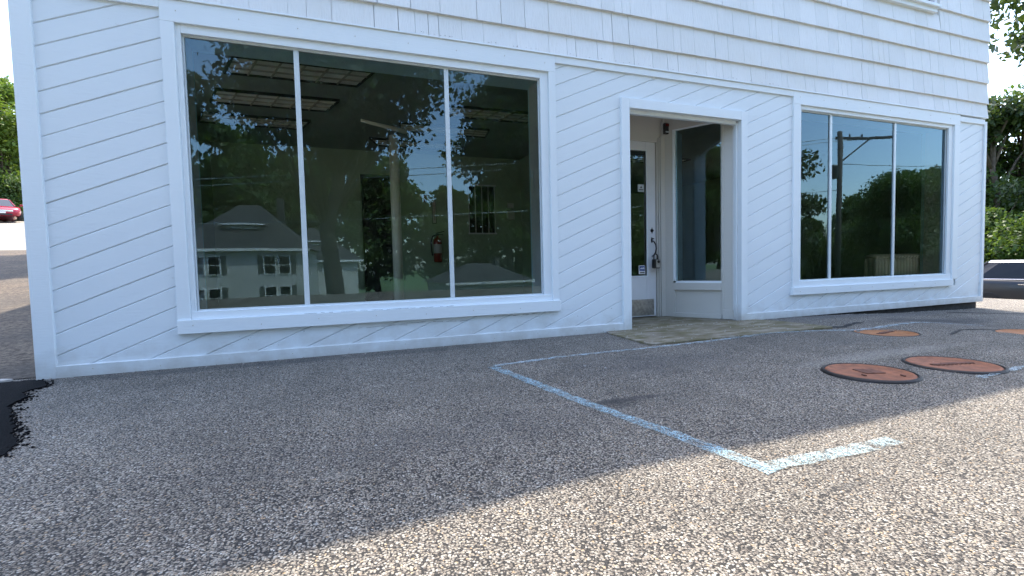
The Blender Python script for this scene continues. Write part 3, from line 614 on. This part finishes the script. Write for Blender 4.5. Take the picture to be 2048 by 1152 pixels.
for x in (2.21, 2.335, 2.46, 2.585, 2.71): mb.box(x-.006, x+.006, 4.27, 4.285, 1.31, 2.17)
mb.box(2.19, 2.74, 4.27, 4.299, 1.285, 1.31); mb.box(2.19, 2.74, 4.27, 4.299, 2.17, 2.195); bw = mb.build('barred_window', M['bead'], S)
mb = MB(); mb.box(2.21, 2.72, 4.36, 4.37, 1.31, 2.17); mb.build('pane', M['black'], bw)
def troffer(poly, label, n=6):
    (ax, ay), (bx, by), (cx_, cy), (dx_, dy_) = poly      # front-left, front-right, back-right, back-left
    t = empty('ceiling_light', ((ax+cx_)/2, (ay+cy)/2, 2.70), 0, label, 'ceiling light', 'unlit louvred ceiling lights in the shop')
    ox, oy = (ax+cx_)/2, (ay+cy)/2; P = lambda s, q: (ax+(bx-ax)*s+(dx_-ax)*q-ox, ay+(by-ay)*s+(dy_-ay)*q-oy)
    def quadbox(mb, s0, s1, q0, q1, z0, z1): mb.slab([P(s0, q0), P(s1, q0), P(s1, q1), P(s0, q1)], z0, z1)
    mb = MB(); quadbox(mb, 0, 1, 0, .04, -.03, -.001); quadbox(mb, 0, 1, .96, 1, -.03, -.001); quadbox(mb, 0, .015, .04, .96, -.03, -.001); quadbox(mb, .985, 1, .04, .96, -.03, -.001); mb.build('frame', M['black'], t)
    mb = MB(); quadbox(mb, .015, .985, .04, .96, -.012, -.001); mb.build('reflector', M['louver'], t)
    mb = MB()
    for i in range(1, n): quadbox(mb, i/n-.005, i/n+.005, .04, .96, -.028, -.0125)
    for q in (.34, .66): quadbox(mb, .015, .985, q-.02, q+.02, -.024, -.0121)
    mb.build('louver', M['louver_fin'], t); return t
troffer([(-.883, .95), (.384, .945), (.228, 1.39), (-1.041, 1.397)], 'unlit louvred ceiling light nearest the left display window')
troffer([(-1.226, 1.897), (.047, 1.889), (-.156, 2.347), (-1.385, 2.35)], 'middle of the three unlit louvred ceiling lights at the left of the shop')
troffer([(-1.571, 2.789), (-.322, 2.80), (-.488, 3.21), (-1.722, 3.22)], 'farthest of the three unlit louvred ceiling lights at the left of the shop')
troffer([(.80, 2.55), (2.1, 2.55), (2.2, 2.95), (.86, 2.95)], 'unlit ceiling light above the interior column')
troffer([(.45, 3.45), (1.9, 3.45), (1.75, 3.85), (.6, 3.85)], 'unlit ceiling light close to the back wall over the fire extinguisher')
troffer([(1.35, 1.7), (2.6, 1.7), (2.5, 2.1), (1.25, 2.1)], 'unlit ceiling light seen behind the right pane of the large window')
troffer([(3.3, 2.2), (4.5, 2.2), (4.4, 2.65), (3.2, 2.65)], 'unlit ceiling light seen through the angled window by the door')
troffer([(5.2, 3.4), (6.5, 3.4), (6.4, 3.85), (5.1, 3.85)], 'unlit ceiling light in the room behind the right display window')
mb = MB(); mb.tube([(.30, 2.45, 2.64), (.92, 2.75, 2.62)], [.02, .035], 8); tag(mb.build('ceiling_pipe', M['louver'], smooth=True), 'short pale pipe under the ceiling beside the interior column', 'pipe')
EX = empty('fire_extinguisher', (1.60, 4.20, .78), 0, 'red fire extinguisher hanging on the back wall of the shop', 'fire extinguisher')
mb = MB(); mb.lathe([(.001, 0), (.06, 0), (.075, .02), (.075, .36), (.06, .41), (.025, .44), (.022, .47)], n=20); mb.build('cylinder', M['red_paint'], EX, smooth=True)
mb = MB(); mb.lathe([(.0765, .16), (.0765, .32)], n=20); mb.f = mb.f[:-2]; mb.mi = mb.mi[:-2]; mb.build('label_band', M['paper'], EX)
mb = MB(); mb.box(-.02, .02, -.02, .02, .47, .51); mb.obox((-.015, -.012, .51), (.14, 0, .03), (0, .024, 0), (0, 0, .015)); mb.obox((-.015, -.012, .49), (.12, 0, -.01), (0, .024, 0), (0, 0, .012)); mb.build('valve', M['black'], EX)
mb = MB(); mb.tube([(-.02, 0, .49), (-.09, -.02, .46), (-.12, -.03, .36), (-.115, -.03, .2), (-.10, -.02, .12)], .013, 8); mb.build('hose', M['black'], EX, smooth=True)
SG = empty('wall_sign', (1.573, 4.298, 1.71), 0, 'narrow vertical fire extinguisher sign on the back wall above the extinguisher', 'sign')
mb = MB(); mb.box(-.037, .037, -.006, 0, -.235, .235); mb.build('plate', M['black'], SG); mb = MB(); mb.box(-.028, .028, -.008, -.0065, -.225, .225); mb.build('face', M['paper'], SG)
def text(s, size, loc, rot, mat, parent, name='lettering'):
    cu = bpy.data.curves.new(name, 'FONT'); cu.body = s; cu.size = size; cu.align_x = 'CENTER'; cu.align_y = 'CENTER'; cu.extrude = .0008
    o = bpy.data.objects.new('tmp', cu); COL.objects.link(o); dg = bpy.context.evaluated_depsgraph_get(); me = bpy.data.meshes.new_from_object(o.evaluated_get(dg))
    bpy.data.objects.remove(o); o = bpy.data.objects.new(name, me); COL.objects.link(o); me.materials.clear(); me.materials.append(mat)
    o.location = loc; o.rotation_euler = rot; o.parent = parent; return o
text('FIRE EXTINGUISHER', .040, (0, -.0095, 0), (R(90), R(90), 0), M['red_paint'], SG)
mb = MB(); mb.box(1.387, 1.453, 4.262, 4.298, 1.865, 1.978); mb.box(1.405, 1.435, 4.255, 4.2615, 1.90, 1.945); tag(mb.build('alarm_box', M['red_paint'], bevel=.005), 'little dark red alarm box on the back wall beside the vertical sign', 'alarm')
mb = MB(); mb.box(2.944, 3.097, 4.255, 4.298, 1.556, 1.72); mb.box(2.99, 3.06, 4.25, 4.2545, 1.64, 1.66); mb.box(2.96, 3.09, 4.27, 4.298, 1.78, 1.87); tag(mb.build('wall_panel', M['paper'], bevel=.004), 'pale control panel on the back wall right of the barred window', 'control panel')
RD = empty('radiator', (7.72, .435, 0), 0, 'old cream cast iron radiator standing behind the right display window', 'radiator')
for i in range(20):
    x = -.66+i*.068; mb = MB()
    for y in (-.06, 0, .06): mb.tube([(x, y, .06), (x, y, .12), (x, y, .60), (x, y, .68)], [.016, .028, .028, .018], 8)
    mb.tube([(x, -.075, .10), (x, 0, .075), (x, .075, .10)], .026, 8); mb.tube([(x, -.08, .68), (x, 0, .705), (x, .08, .68)], .028, 8)
    mb.build('radiator_section', M['cream_iron'], RD, smooth=True)
mb = MB(); mb.tube([(-.75, 0, .10), (.70, 0, .10)], .022, 8); mb.tube([(-.72, 0, .10), (-.72, 0, .02)], .02, 8); mb.lathe([(.03, -.04), (.035, 0), (.02, .03)], (-.72, 0, .13), 10); mb.build('valve_pipe', M['cream_iron'], RD, smooth=True)
PO = empty('notice', (5.98, 1.20, .98), 0, 'framed notice standing behind the right display window near its first mullion', 'notice')
mb = MB(); mb.box(-.07, .07, 0, .015, -.18, .18); mb.build('frame', M['dark_door'], PO); mb = MB(); mb.box(-.055, .055, -.003, -.0005, -.10, .09); mb.build('sheet', M['paper'], PO)
mb = MB(); mb.box(-.02, .02, .002, .014, -.98, -.181); mb.box(-.12, .12, -.08, .10, -.98, -.965); mb.build('stand', M['dark_door'], PO)

# ---------------------------------------------------------------- trees
def tree_mesh(seed, h, cr, n, ls, clumps=26, crown_lo=.30, flat=1.0, mat='leaf_green', droop=0, spread=.42):
    rg = np.random.default_rng(seed); mb = MB()
    tr_ = .018*h+.06; pts = [Vector((0, 0, -.4))]; k = 7
    for i in range(1, k+1): pts.append(Vector((rg.normal(0, .012*h), rg.normal(0, .012*h), h*.88*i/k)))
    mb.tube(pts, [tr_*1.25*(1-.85*i/k) for i in range(k+1)], 8)
    C = []
    for i in range(clumps):
        q = rg.random(); zz = h*(crown_lo + (1-crown_lo)*q*.97)
        prof = math.sin(math.pi*min(1, .18+.80*q))**.6
        a = rg.random()*6.283; rad = cr*prof*math.sqrt(rg.random())*.85
        c = np.array([rad*math.cos(a), rad*math.sin(a), zz]); C.append((c, cr*spread*(.6+.6*rg.random())*(.55+.45*prof)))
        zb_ = max(h*crown_lo*.7, zz-rad*.8-.1*h); base = pts[min(k, max(1, int(zb_/(h*.88)*k)))]
        mid = (Vector(base)+Vector(c))*.5 + Vector((rg.normal(0, .03*h), rg.normal(0, .03*h), .02*h))
        mb.tube([base, mid, Vector(c)], [tr_*.34, tr_*.2, tr_*.06], 5)
    per = n//clumps; V = []
    for c, rc in C:
        d = rg.normal(size=(per, 3)); d /= np.linalg.norm(d, axis=1)[:, None]
        rad = rc*(rg.random(per)**.45)[:, None]*(1 + .25*np.sin(d[:, :1]*7+seed)*np.sin(d[:, 1:2]*6))
        p = c + d*rad*np.array([1, 1, .72*flat]); p[:, 2] -= droop*rg.random(per)
        ax = rg.normal(size=(per, 3)); ax[:, 2] -= .5; ax /= np.linalg.norm(ax, axis=1)[:, None]
        nn = rg.normal(size=(per, 3)) + np.array([0, 0, .8]) + d*.8; sd_ = np.cross(ax, nn); sd_ /= np.linalg.norm(sd_, axis=1)[:, None]+1e-9
        up = np.cross(sd_, ax); s = ls*(.6+.8*rg.random(per))[:, None]
        V.append(np.stack([p-ax*s*.5, p+sd_*s*.27+up*s*.05, p+ax*s*.5, p-sd_*s*.27+up*s*.05], 1).reshape(-1, 3))
    V = np.concatenate(V); nf = len(V)//4
    me = bpy.data.meshes.new('crown'); me.vertices.add(len(V)); me.vertices.foreach_set('co', V.ravel().astype(np.float32))
    me.loops.add(nf*4); me.loops.foreach_set('vertex_index', np.arange(nf*4, dtype=np.int32)); me.polygons.add(nf)
    me.polygons.foreach_set('loop_start', np.arange(0, nf*4, 4, dtype=np.int32)); me.update(calc_edges=True); me.validate(); me.materials.append(M[mat])
    return mb, me
TREES = {}
def tree_kind(key, **k):
    mb, me = tree_mesh(**k); TREES[key] = [None, mb, me]
def plant(key, x, y, rz, sc, name, label, cat='tree', group=None, dz=0):
    e = empty(name, (x, y, H(x, y)+dz), rz, label, cat, group); e.scale = (sc, sc, sc); T = TREES[key]
    if T[0] is None:
        a = T[1].build('trunk', M['bark'], e, smooth=True); b = bpy.data.objects.new('crown', T[2]); COL.objects.link(b); b.parent = e; T[0] = (a, b)
    else:
        for s in T[0]: c = s.copy(); COL.objects.link(c); c.parent = e
    return e
tree_kind('broad', seed=1, h=12, cr=4.6, n=26000, ls=.30, clumps=34, crown_lo=.16)
tree_kind('bright', seed=2, h=11, cr=4.2, n=30000, ls=.26, clumps=36, crown_lo=.10, mat='leaf_bright')
tree_kind('far', seed=3, h=19, cr=6.5, n=12000, ls=.75, clumps=30, crown_lo=.12, mat='leaf_green')
tree_kind('airy', seed=4, h=11, cr=4.8, n=15000, ls=.26, clumps=40, crown_lo=.22, mat='leaf_dark', droop=.5, spread=.24)
tree_kind('mid', seed=12, h=10, cr=3.6, n=15000, ls=.26, clumps=34, crown_lo=.14, mat='leaf_dark', spread=.30)
tree_kind('bush', seed=5, h=4.2, cr=2.6, n=14000, ls=.20, clumps=22, crown_lo=.05, mat='leaf_green', spread=.5)
tree_kind('side', seed=16, h=14, cr=3.6, n=16000, ls=.3, clumps=30, crown_lo=.5, spread=.4)
tree_kind('hang', seed=6, h=15, cr=6.0, n=64000, ls=.26, clumps=64, crown_lo=.60, mat='leaf_dark', droop=.7, spread=.28)
# left of the shop, up the slope
TODO_FAR = []
plant('bright', -24.5, 43.5, .3, 1.05, 'broadleaf_tree', 'bright green tree behind the red car at the left edge', group='trees behind the car park')
plant('bright', -30, 46, 2.3, 1.0, 'broadleaf_tree', 'bright green tree at the far left behind the pale car', group='trees behind the car park')
plant('broad', -20, 49, 1.3, 1.1, 'broadleaf_tree', 'green tree standing deeper behind the red car', group='trees behind the car park')
plant('bush', -25.5, 39.6, 1.0, .9, 'shrub', 'sunlit shrub directly behind the red car', 'shrub')
plant('bush', -22.0, 40.4, 2.0, .8, 'shrub', 'green shrub between the red car and the shop corner', 'shrub')
plant('side', -4.2, 11, .5, 1.0, 'broadleaf_tree', 'tree beside the left wall of the shop that shades the alley')
for i, (x, y) in enumerate([(-38, 52), (-45, 44), (-52, 36), (-58, 27), (-30, 58), (-12, 60), (0, 62), (14, 58), (28, 52), (-62, 15), (44, 44), (56, 34)]):
    TODO_FAR.append((x, y, i))
# right of the shop
plant('hang', 25.6, 2.2, 1.2, 1.05, 'broadleaf_tree', 'tree whose dark drooping branch enters at the top right corner')
plant('broad', 40.5, 12.5, .2, 1.08, 'broadleaf_tree', 'shaded tree with gaps of sky at the right edge', group='trees beyond the street')
plant('broad', 46, 20, 2.2, 1.05, 'broadleaf_tree', 'tree just past the right corner of the shop', group='trees beyond the street')
plant('mid', 37.5, 12.6, 1.2, 1.15, 'broadleaf_tree', 'thin dark tree against the sky right of the shop', group='trees beyond the street')
plant('bush', 33.5, 8.8, 1.2, 1.0, 'shrub', 'sunlit bush behind the black car', 'shrub', 'bushes behind the black car')
plant('bush', 33.5, 12.2, 2.9, 1.1, 'shrub', 'sunlit bush between the shop corner and the black car', 'shrub', 'bushes behind the black car')
plant('bush', 38, 17, .4, 1.2, 'shrub', 'bush farther back near the shop corner', 'shrub', 'bushes behind the black car')
# across the street, seen mirrored in the windows
for (x, y, i) in TODO_FAR: plant('far', x, y, i*1.3, .7, 'background_tree', 'distant tree on the rise behind the shop', group='trees on the rise behind the shop')
rnd = random.Random(8); ADJ = ['tall', 'leaning', 'wide', 'dense', 'dark', 'rounded', 'ragged', 'slim', 'full', 'heavy', 'loose', 'high', 'low', 'old']
for i in range(13):
    x = -52 + i*8.2 + rnd.uniform(-2, 2); y = -57 - rnd.uniform(0, 10)
    plant('far', x, y, rnd.random()*6, rnd.uniform(.85, 1.15), 'background_tree', 'large green tree across the street mirrored in the display windows', group='trees across the street')
for i, (x, y, s) in enumerate([(44, -21, .88), (52, -24, 1.0), (60, -23, .95), (38, -30, .72), (66, -31, 1.1), (30, -33, .55)]):
    plant('broad', x, y, i*1.1, s, 'background_tree', 'dark tree mirrored in the right display window', group='trees mirrored in the right window')
tree_kind('tall', seed=9, h=21, cr=6.5, n=26000, ls=.42, clumps=44, crown_lo=.42, mat='leaf_dark', spread=.4)
plant('tall', -.3, -24, .5, 1.0, 'background_tree', 'tall dark tree mirrored high in the middle pane of the large window')
plant('tall', 14, -28, 2.5, 1.0, 'background_tree', 'tall dark tree mirrored high behind the right pane of the large window')
plant('mid', 18.0, -12.8, 1.0, .88, 'background_tree', 'nearer leafy tree mirrored at the left edge of the right display window')
for i in range(9):
    x = 62 + i*5 + rnd.uniform(-2, 2); y = -44 + i*5 + rnd.uniform(-3, 3)
    plant('far', x, y, rnd.random()*6, rnd.uniform(.42, .6), 'background_tree', 'large tree east of the street behind the bushes', group='trees east of the street')
for i in range(14):
    an = R(150 + i*7); x = 55*math.cos(an) + rnd.uniform(-4, 4); y = 55*math.sin(an)*1.0 - 8 + rnd.uniform(-4, 4)
    plant('far', x, y, rnd.random()*6, rnd.uniform(.7, .95), 'background_tree', 'large tree at the west side of the street', group='trees west of the street')
for i in range(8):
    plant('bush', 30 + i*4.5, -34 + i*1.5 + rnd.uniform(-1, 1), rnd.random()*6, rnd.uniform(1.2, 1.6), 'shrub', 'dense shrub mirrored low in the right display window', 'shrub', 'shrubs mirrored in the right window')
plant('airy', 8.6, -11.8, .5, 1.0, 'broadleaf_tree', 'open tree with hanging leaves mirrored in the large display window')
plant('airy', -8.5, -15.5, 2.5, 1.15, 'broadleaf_tree', 'open tree mirrored at the top left of the large display window')

# ---------------------------------------------------------------- houses across the street
def house(x, y, rz, w_, d_, he, hr, label, dormer=True, porch=False, storeys=2, hip=True):
    z = min(H(x, y), H(x, y+d_/2)) - .1; e = empty('house', (x, y, z), rz, label, 'house')
    mb = MB(); mb.box(-w_/2, w_/2, -d_/2, d_/2, 0, he)
    for i in range(int(he/.16)): mb.box(-w_/2-.008, w_/2+.008, d_/2-.01, d_/2+.012, i*.16, i*.16+.02)
    if not hip: mb.add([(-w_/2, -d_/2, he), (w_/2, -d_/2, he), (0, -d_/2, he+hr), (-w_/2, d_/2, he), (w_/2, d_/2, he), (0, d_/2, he+hr)], [(1, 0, 2), (3, 4, 5)])
    mb.build('wall', M['clapboard'], e)
    o = .45; mb = MB()
    if hip:
        r_ = max(.3, (w_-d_)/2); vs = [(-w_/2-o, -d_/2-o, he), (w_/2+o, -d_/2-o, he), (w_/2+o, d_/2+o, he), (-w_/2-o, d_/2+o, he), (-r_, 0, he+hr), (r_, 0, he+hr)]
        mb.add(vs, [(0, 1, 5, 4), (1, 2, 5), (2, 3, 4, 5), (3, 0, 4), (3, 2, 1, 0)])
    else:
        for s in (-1, 1): mb.obox((0, -d_/2-o, he+hr), (s*(w_/2+o), 0, -hr*(w_/2+o)/(w_/2)), (0, d_+2*o, 0), (0, 0, .12))
    mb.build('roof', M['shingle_roof'], e)
    mb = MB(); mb.box(-w_/2-o-.03, w_/2+o+.03, d_/2+o-.04, d_/2+o+.05, he-.18, he+.05) if hip else mb.obox((-w_/2-o, d_/2+o, he+hr-hr*(w_/2+o)/(w_/2)-.1), (w_/2+o, 0, hr*(w_/2+o)/(w_/2)), (0, .06, 0), (0, 0, .18)).obox((w_/2+o, d_/2+o+.002, he+hr-hr*(w_/2+o)/(w_/2)-.1), (-w_/2-o, 0, hr*(w_/2+o)/(w_/2)), (0, .06, 0), (0, 0, .18))
    mb.build('fascia', M['white'], e)
    for k in range(storeys):
        zz = he-2.15 - k*2.7
        for cx in ([-w_*.3, -w_*.3+1.15, w_*.22, w_*.22+1.15] if w_ > 7 else [-w_*.18, w_*.18]):
            mb = MB(); mb.box(cx-.5, cx+.5, d_/2, d_/2+.06, zz-.08, zz+1.6); wn = mb.build('window', M['white'], e)
            mb = MB(); mb.box(cx-.40, cx+.40, d_/2+.061, d_/2+.07, zz, zz+.72); mb.box(cx-.40, cx+.40, d_/2+.061, d_/2+.07, zz+.78, zz+1.5); mb.build('pane', M['dark_glass'], wn)
        for cx in ([-w_*.3-.72, -w_*.3+1.87, w_*.22-.72, w_*.22+1.87] if w_ > 7 else []):
            mb = MB(); mb.box(cx-.2, cx+.2, d_/2, d_/2+.04, zz-.05, zz+1.58); mb.build('shutter', M['shutter'], e)
    if dormer:
        zd = he+hr*.26; yd = d_/2*(.62); mb = MB(); mb.box(-1.4, 1.4, .2, yd, zd, zd+1.15); dm = mb.build('dormer', M['clapboard'], e)
        mb = MB(); mb.add([(-1.8, .0, zd+1.15), (1.8, .0, zd+1.15), (1.8, yd+.4, zd+1.15), (-1.8, yd+.4, zd+1.15), (0, 0, zd+2.0), (0, yd-.7, zd+2.0)], [(3, 2, 1, 0), (2, 5, 3), (3, 5, 4, 0), (1, 4, 5, 2), (0, 4, 1)]); mb.build('roof', M['shingle_roof'], dm)
        mb = MB(); mb.box(-1.85, 1.85, yd+.38, yd+.46, zd+1.07, zd+1.2); mb.box(-.95, -.1, yd+.005, yd+.04, zd+.2, zd+1.0); mb.box(.1, .95, yd+.005, yd+.04, zd+.2, zd+1.0); wn = mb.build('window', M['white'], dm)
    if porch:
        mb = MB(); mb.box(-w_/2, w_/2, d_/2+.02, d_/2+2.0, 2.75, 2.95); mb.box(-w_/2, w_/2, d_/2+.02, d_/2+2, 0, .35); pr = mb.build('porch', M['clapboard'], e)
        for i in range(5): mb = MB(); cx = -w_/2+.12+i*(w_-.24)/4; mb.box(cx-.09, cx+.09, d_/2+1.8, d_/2+1.98, .35, 2.75); mb.build('post', M['white'], pr)
    mb = MB(); mb.box(w_*.22, w_*.22+.6, -.9, -.3, he+hr*.3, he+hr+.7); mb.build('chimney', M['shingle_roof'], e)
    return e
house(-8.0, -45.5, R(4), 10.4, 8.5, 6.1, 4.3, 'white two-storey house with a dark hip roof and dormer mirrored in the large window')
house(-3.2, -54, R(-22), 7.0, 8, 5.2, 4.0, 'narrow white house mirrored beside the first mullion of the large window')
house(14.0, -45, R(-8), 9.5, 7, 2.9, 1.9, 'low single-storey house mirrored at the bottom of the right pane of the large window', dormer=False, storeys=1)
house(-21.5, -40, R(14), 8.5, 7, 5.4, 2.6, 'white house with a front porch mirrored at the left edge of the large window', porch=True, dormer=False)
# utility poles and wires
def pole(x, y, h, rz, label, arm=2.6):
    e = empty('utility_pole', (x, y, H(x, y)-.2), rz, label, 'utility pole', 'utility poles along the street')
    mb = MB(); mb.tube([(0, 0, 0), (0, 0, h)], [.17, .13], 12); mb.build('pole', M['pole_wood'], e, smooth=True)
    mb = MB(); mb.box(-.15, arm, -.20, -.08, h-.45, h-.30); mb.obox((0, -.16, h-2.0), (arm*.58, 0, 1.55), (0, .06, 0), (-.04, 0, .07)); mb.build('crossarm', M['pole_wood'], e)
    for xx in (.75, 1.6, arm-.1):
        mb = MB(); mb.lathe([(.05, 0), (.06, .05), (.035, .09), (.055, .13), (.04, .2), (.001, .21)], (xx, -.14, h-.30), 10); mb.build('insulator', M['black'], e, smooth=True)
    mb = MB(); mb.lathe([(.001, 0), (.24, 0), (.26, .05), (.26, .75), (.22, .82), (.001, .84)], (-.42, 0, h-2.9), 16); mb.box(-.2, 0, -.05, .05, h-2.6, h-2.45); mb.build('transformer', M['black'], e, smooth=False)
    return e
pole(29.3, -16.2, 10.6, R(18), 'wooden utility pole with a crossarm mirrored in the right display window', 3.7)
pole(-46, -40, 10.5, R(12), 'distant wooden utility pole far to the left across the street')
def wire(a, b, sag, label):
    mb = MB(); pts = [(a[0]+(b[0]-a[0])*i/30, a[1]+(b[1]-a[1])*i/30, a[2]+(b[2]-a[2])*i/30-sag*4*(i/30)*(1-i/30)) for i in range(31)]
    mb.tube(pts, .022, 5); tag(mb.build('overhead_wire', M['sticker_grey'], smooth=True), label, 'wire', 'overhead wires between the utility poles')
zA = H(29.5, -16.2)-.2; zB = H(-46, -40)-.2
wire((31.0, -16, zA+10.4), (-44.5, -40, zB+10.3), 1.2, 'uppermost overhead wire between the utility poles')
wire((32.4, -15.8, zA+10.4), (-43, -39.8, zB+10.3), 1.5, 'overhead wire from the outer end of the crossarm')
wire((29.5, -16.2, zA+7.0), (-46, -40, zB+7.6), .9, 'lowest overhead wire between the utility poles')
wire((29.5, -16.2, zA+8.6), (75, 6, zA+9.0), 1.0, 'overhead wire running from the pole away to the right')

# ---------------------------------------------------------------- cars
def car(x, y, rz, paint, label, roofmat=None, L=4.7, Wd=1.84, Hh=1.46):
    e = empty('parked_car', (x, y, H(x, y)), rz, label, 'car')
    # stations along x (front = +x): half-width, sill z, shoulder z
    st = [(-.50, .62, .42, .78), (-.49, .80, .30, .93), (-.46, .88, .24, 1.02), (-.38, .91, .22, 1.03), (-.2, .92, .20, .99), (0, .92, .20, .97), (.18, .92, .20, .96), (.30, .91, .21, .93), (.40, .88, .22, .86), (.46, .80, .24, .76), (.49, .68, .30, .66), (.50, .55, .38, .56)]
    mb = MB(); vs = []; n = 12
    for (sx, hw, zl, zh) in st:
        for (a, b) in ((-.86, 0), (-.97, .12), (-1, .45), (-1, .72), (-.97, .90), (-.88, 1), (.88, 1), (.97, .90), (1, .72), (1, .45), (.97, .12), (.86, 0)): vs.append((sx*L, a*hw*Wd/1.84, zl+(zh-zl)*b))
    fs = [(i*n+k, i*n+(k+1) % n, (i+1)*n+(k+1) % n, (i+1)*n+k) for i in range(len(st)-1) for k in range(n)]
    fs = [q[::-1] for q in fs] + [tuple(range(n)), tuple(range(len(st)*n-1, (len(st)-1)*n-1, -1))]
    mb.add(vs, fs); body = mb.build('body', M[paint], e, smooth=True)
    s = body.modifiers.new('sub', 'SUBSURF'); s.levels = s.render_levels = 1
    # greenhouse: base and roof rings
    bx = [-.44, -.36, -.10, .15, .31]; tx = [-.30, -.25, -.08, .04, .12]
    mb = MB(); zb_, zt_ = .95, Hh-.05
    bot = [(bx[0]*L, .62), (bx[1]*L, .80), (bx[2]*L, .83), (bx[3]*L, .82), (bx[4]*L, .66)]; top = [(tx[0]*L, .48), (tx[1]*L, .58), (tx[2]*L, .62), (tx[3]*L, .61), (tx[4]*L, .50)]
    ring = lambda P, z: [(p[0], -p[1], z) for p in P] + [(p[0], p[1], z) for p in P[::-1]]
    a, b = ring(bot, zb_-.06), ring(top, zt_); m_ = len(a)
    mb.add(a+b, [(i, (i+1) % m_, m_+(i+1) % m_, m_+i) for i in range(m_)]); mb.build('window', M['dark_glass'], e)
    mb = MB(); c_ = ring([(tx[0]*L+.05, .40), (tx[1]*L, .50), (tx[2]*L, .54), (tx[3]*L, .53), (tx[4]*L-.06, .42)], Hh)
    b2 = ring([(p[0]*1.01, p[1]+.012) for p in top], zt_-.03); mb.add(b2+c_, [(i, (i+1) % m_, m_+(i+1) % m_, m_+i) for i in range(m_)] + [tuple(range(m_, 2*m_))])
    mb.build('roof', M[roofmat or paint], e, smooth=True)
    for sgn in (-1, 1):
        for i, w2 in ((0, .05), (2, .045), (4, .045)):
            p, q = bot[i], top[i]; mb = MB(); mb.tube([(p[0], sgn*(p[1]+.004), zb_-.03), (q[0], sgn*(q[1]+.006), zt_)], w2*.6, 6)
            mb.build('pillar', M[paint], e)
    mb = MB()
    for sgn in (-1, 1): mb.tube([(bx[1]*L, sgn*.835, .985), (0, sgn*.862, .965), (.25*L, sgn*.83, .945)], .011, 6)
    mb.build('trim_strip', M['chrome'], e)
    for sx in (-.30, .32):
        for sgn in (-1, 1):
            wy = sgn*(Wd/2-.09); mb = MB(); mb.lathe([(.19, -.10), (.30, -.10), (.33, -.07), (.33, .07), (.30, .10), (.19, .10)], (sx*L, 0, .33), 28, 'y'); wh = mb.build('wheel', M['tyre'], e, smooth=False); 
            for vv in wh.data.vertices: vv.co.y += wy
            mb = MB(); mb.lathe([(.20, -.085), (.20, .085)], (sx*L, 0, .33), 20, 'y'); rm = mb.build('rim', M['rim'], wh)
            for vv in rm.data.vertices: vv.co.y += wy+sgn*.012
    for sgn in (-1, 1):
        mb = MB(); mb.obox((.462*L, sgn*.50, .60), (.07, 0, -.02), (0, sgn*.24, 0), (-.12, 0, .13)); mb.build('headlight', M['lamp_glass'], e, bevel=.02)
        mb = MB(); mb.obox((-.492*L, sgn*.50, .74), (-.02, 0, 0), (0, sgn*.25, 0), (.03, 0, .14)); mb.build('tail_light', M['red_paint'], e, bevel=.01)
        mb = MB(); mb.obox((.20*L, sgn*.90, .98), (.10, 0, 0), (0, sgn*.16, .02), (.02, 0, .12)); mb.build('mirror', M[paint], e, bevel=.03)
        mb = MB()
        for hx in (.06, -.16): mb.box(hx*L-.1, hx*L+.1, min(sgn*.925, sgn*.95), max(sgn*.925, sgn*.95), .84, .865)
        mb.build('door_handle', M['chrome'], e)
    mb = MB(); mb.box(.497*L, .507*L, -.48, .48, .50, .60); mb.build('grille', M['chrome'], e, bevel=.01); mb = MB(); mb.box(.500*L, .509*L, -.45, .45, .28, .36); mb.build('bumper_intake', M['black'], e)
    mb = MB(); mb.box(.503*L, .512*L, -.17, .17, .385, .485); mb.build('number_plate', M['plate'], e)
    return e
car(17.1, 2.1, R(-68), 'paint_black', 'black sedan with sky reflection coloured into its light roof parked past the right corner of the shop', 'rim')  # silver roof colour stands in for reflected sky
car(-20.6, 35.2, R(-58), 'paint_red', 'dark red sedan facing the camera in the sunny car park left of the shop')
car(-22.4, 33.0, R(-58), 'paint_white', 'white car at the left edge beside the red sedan')
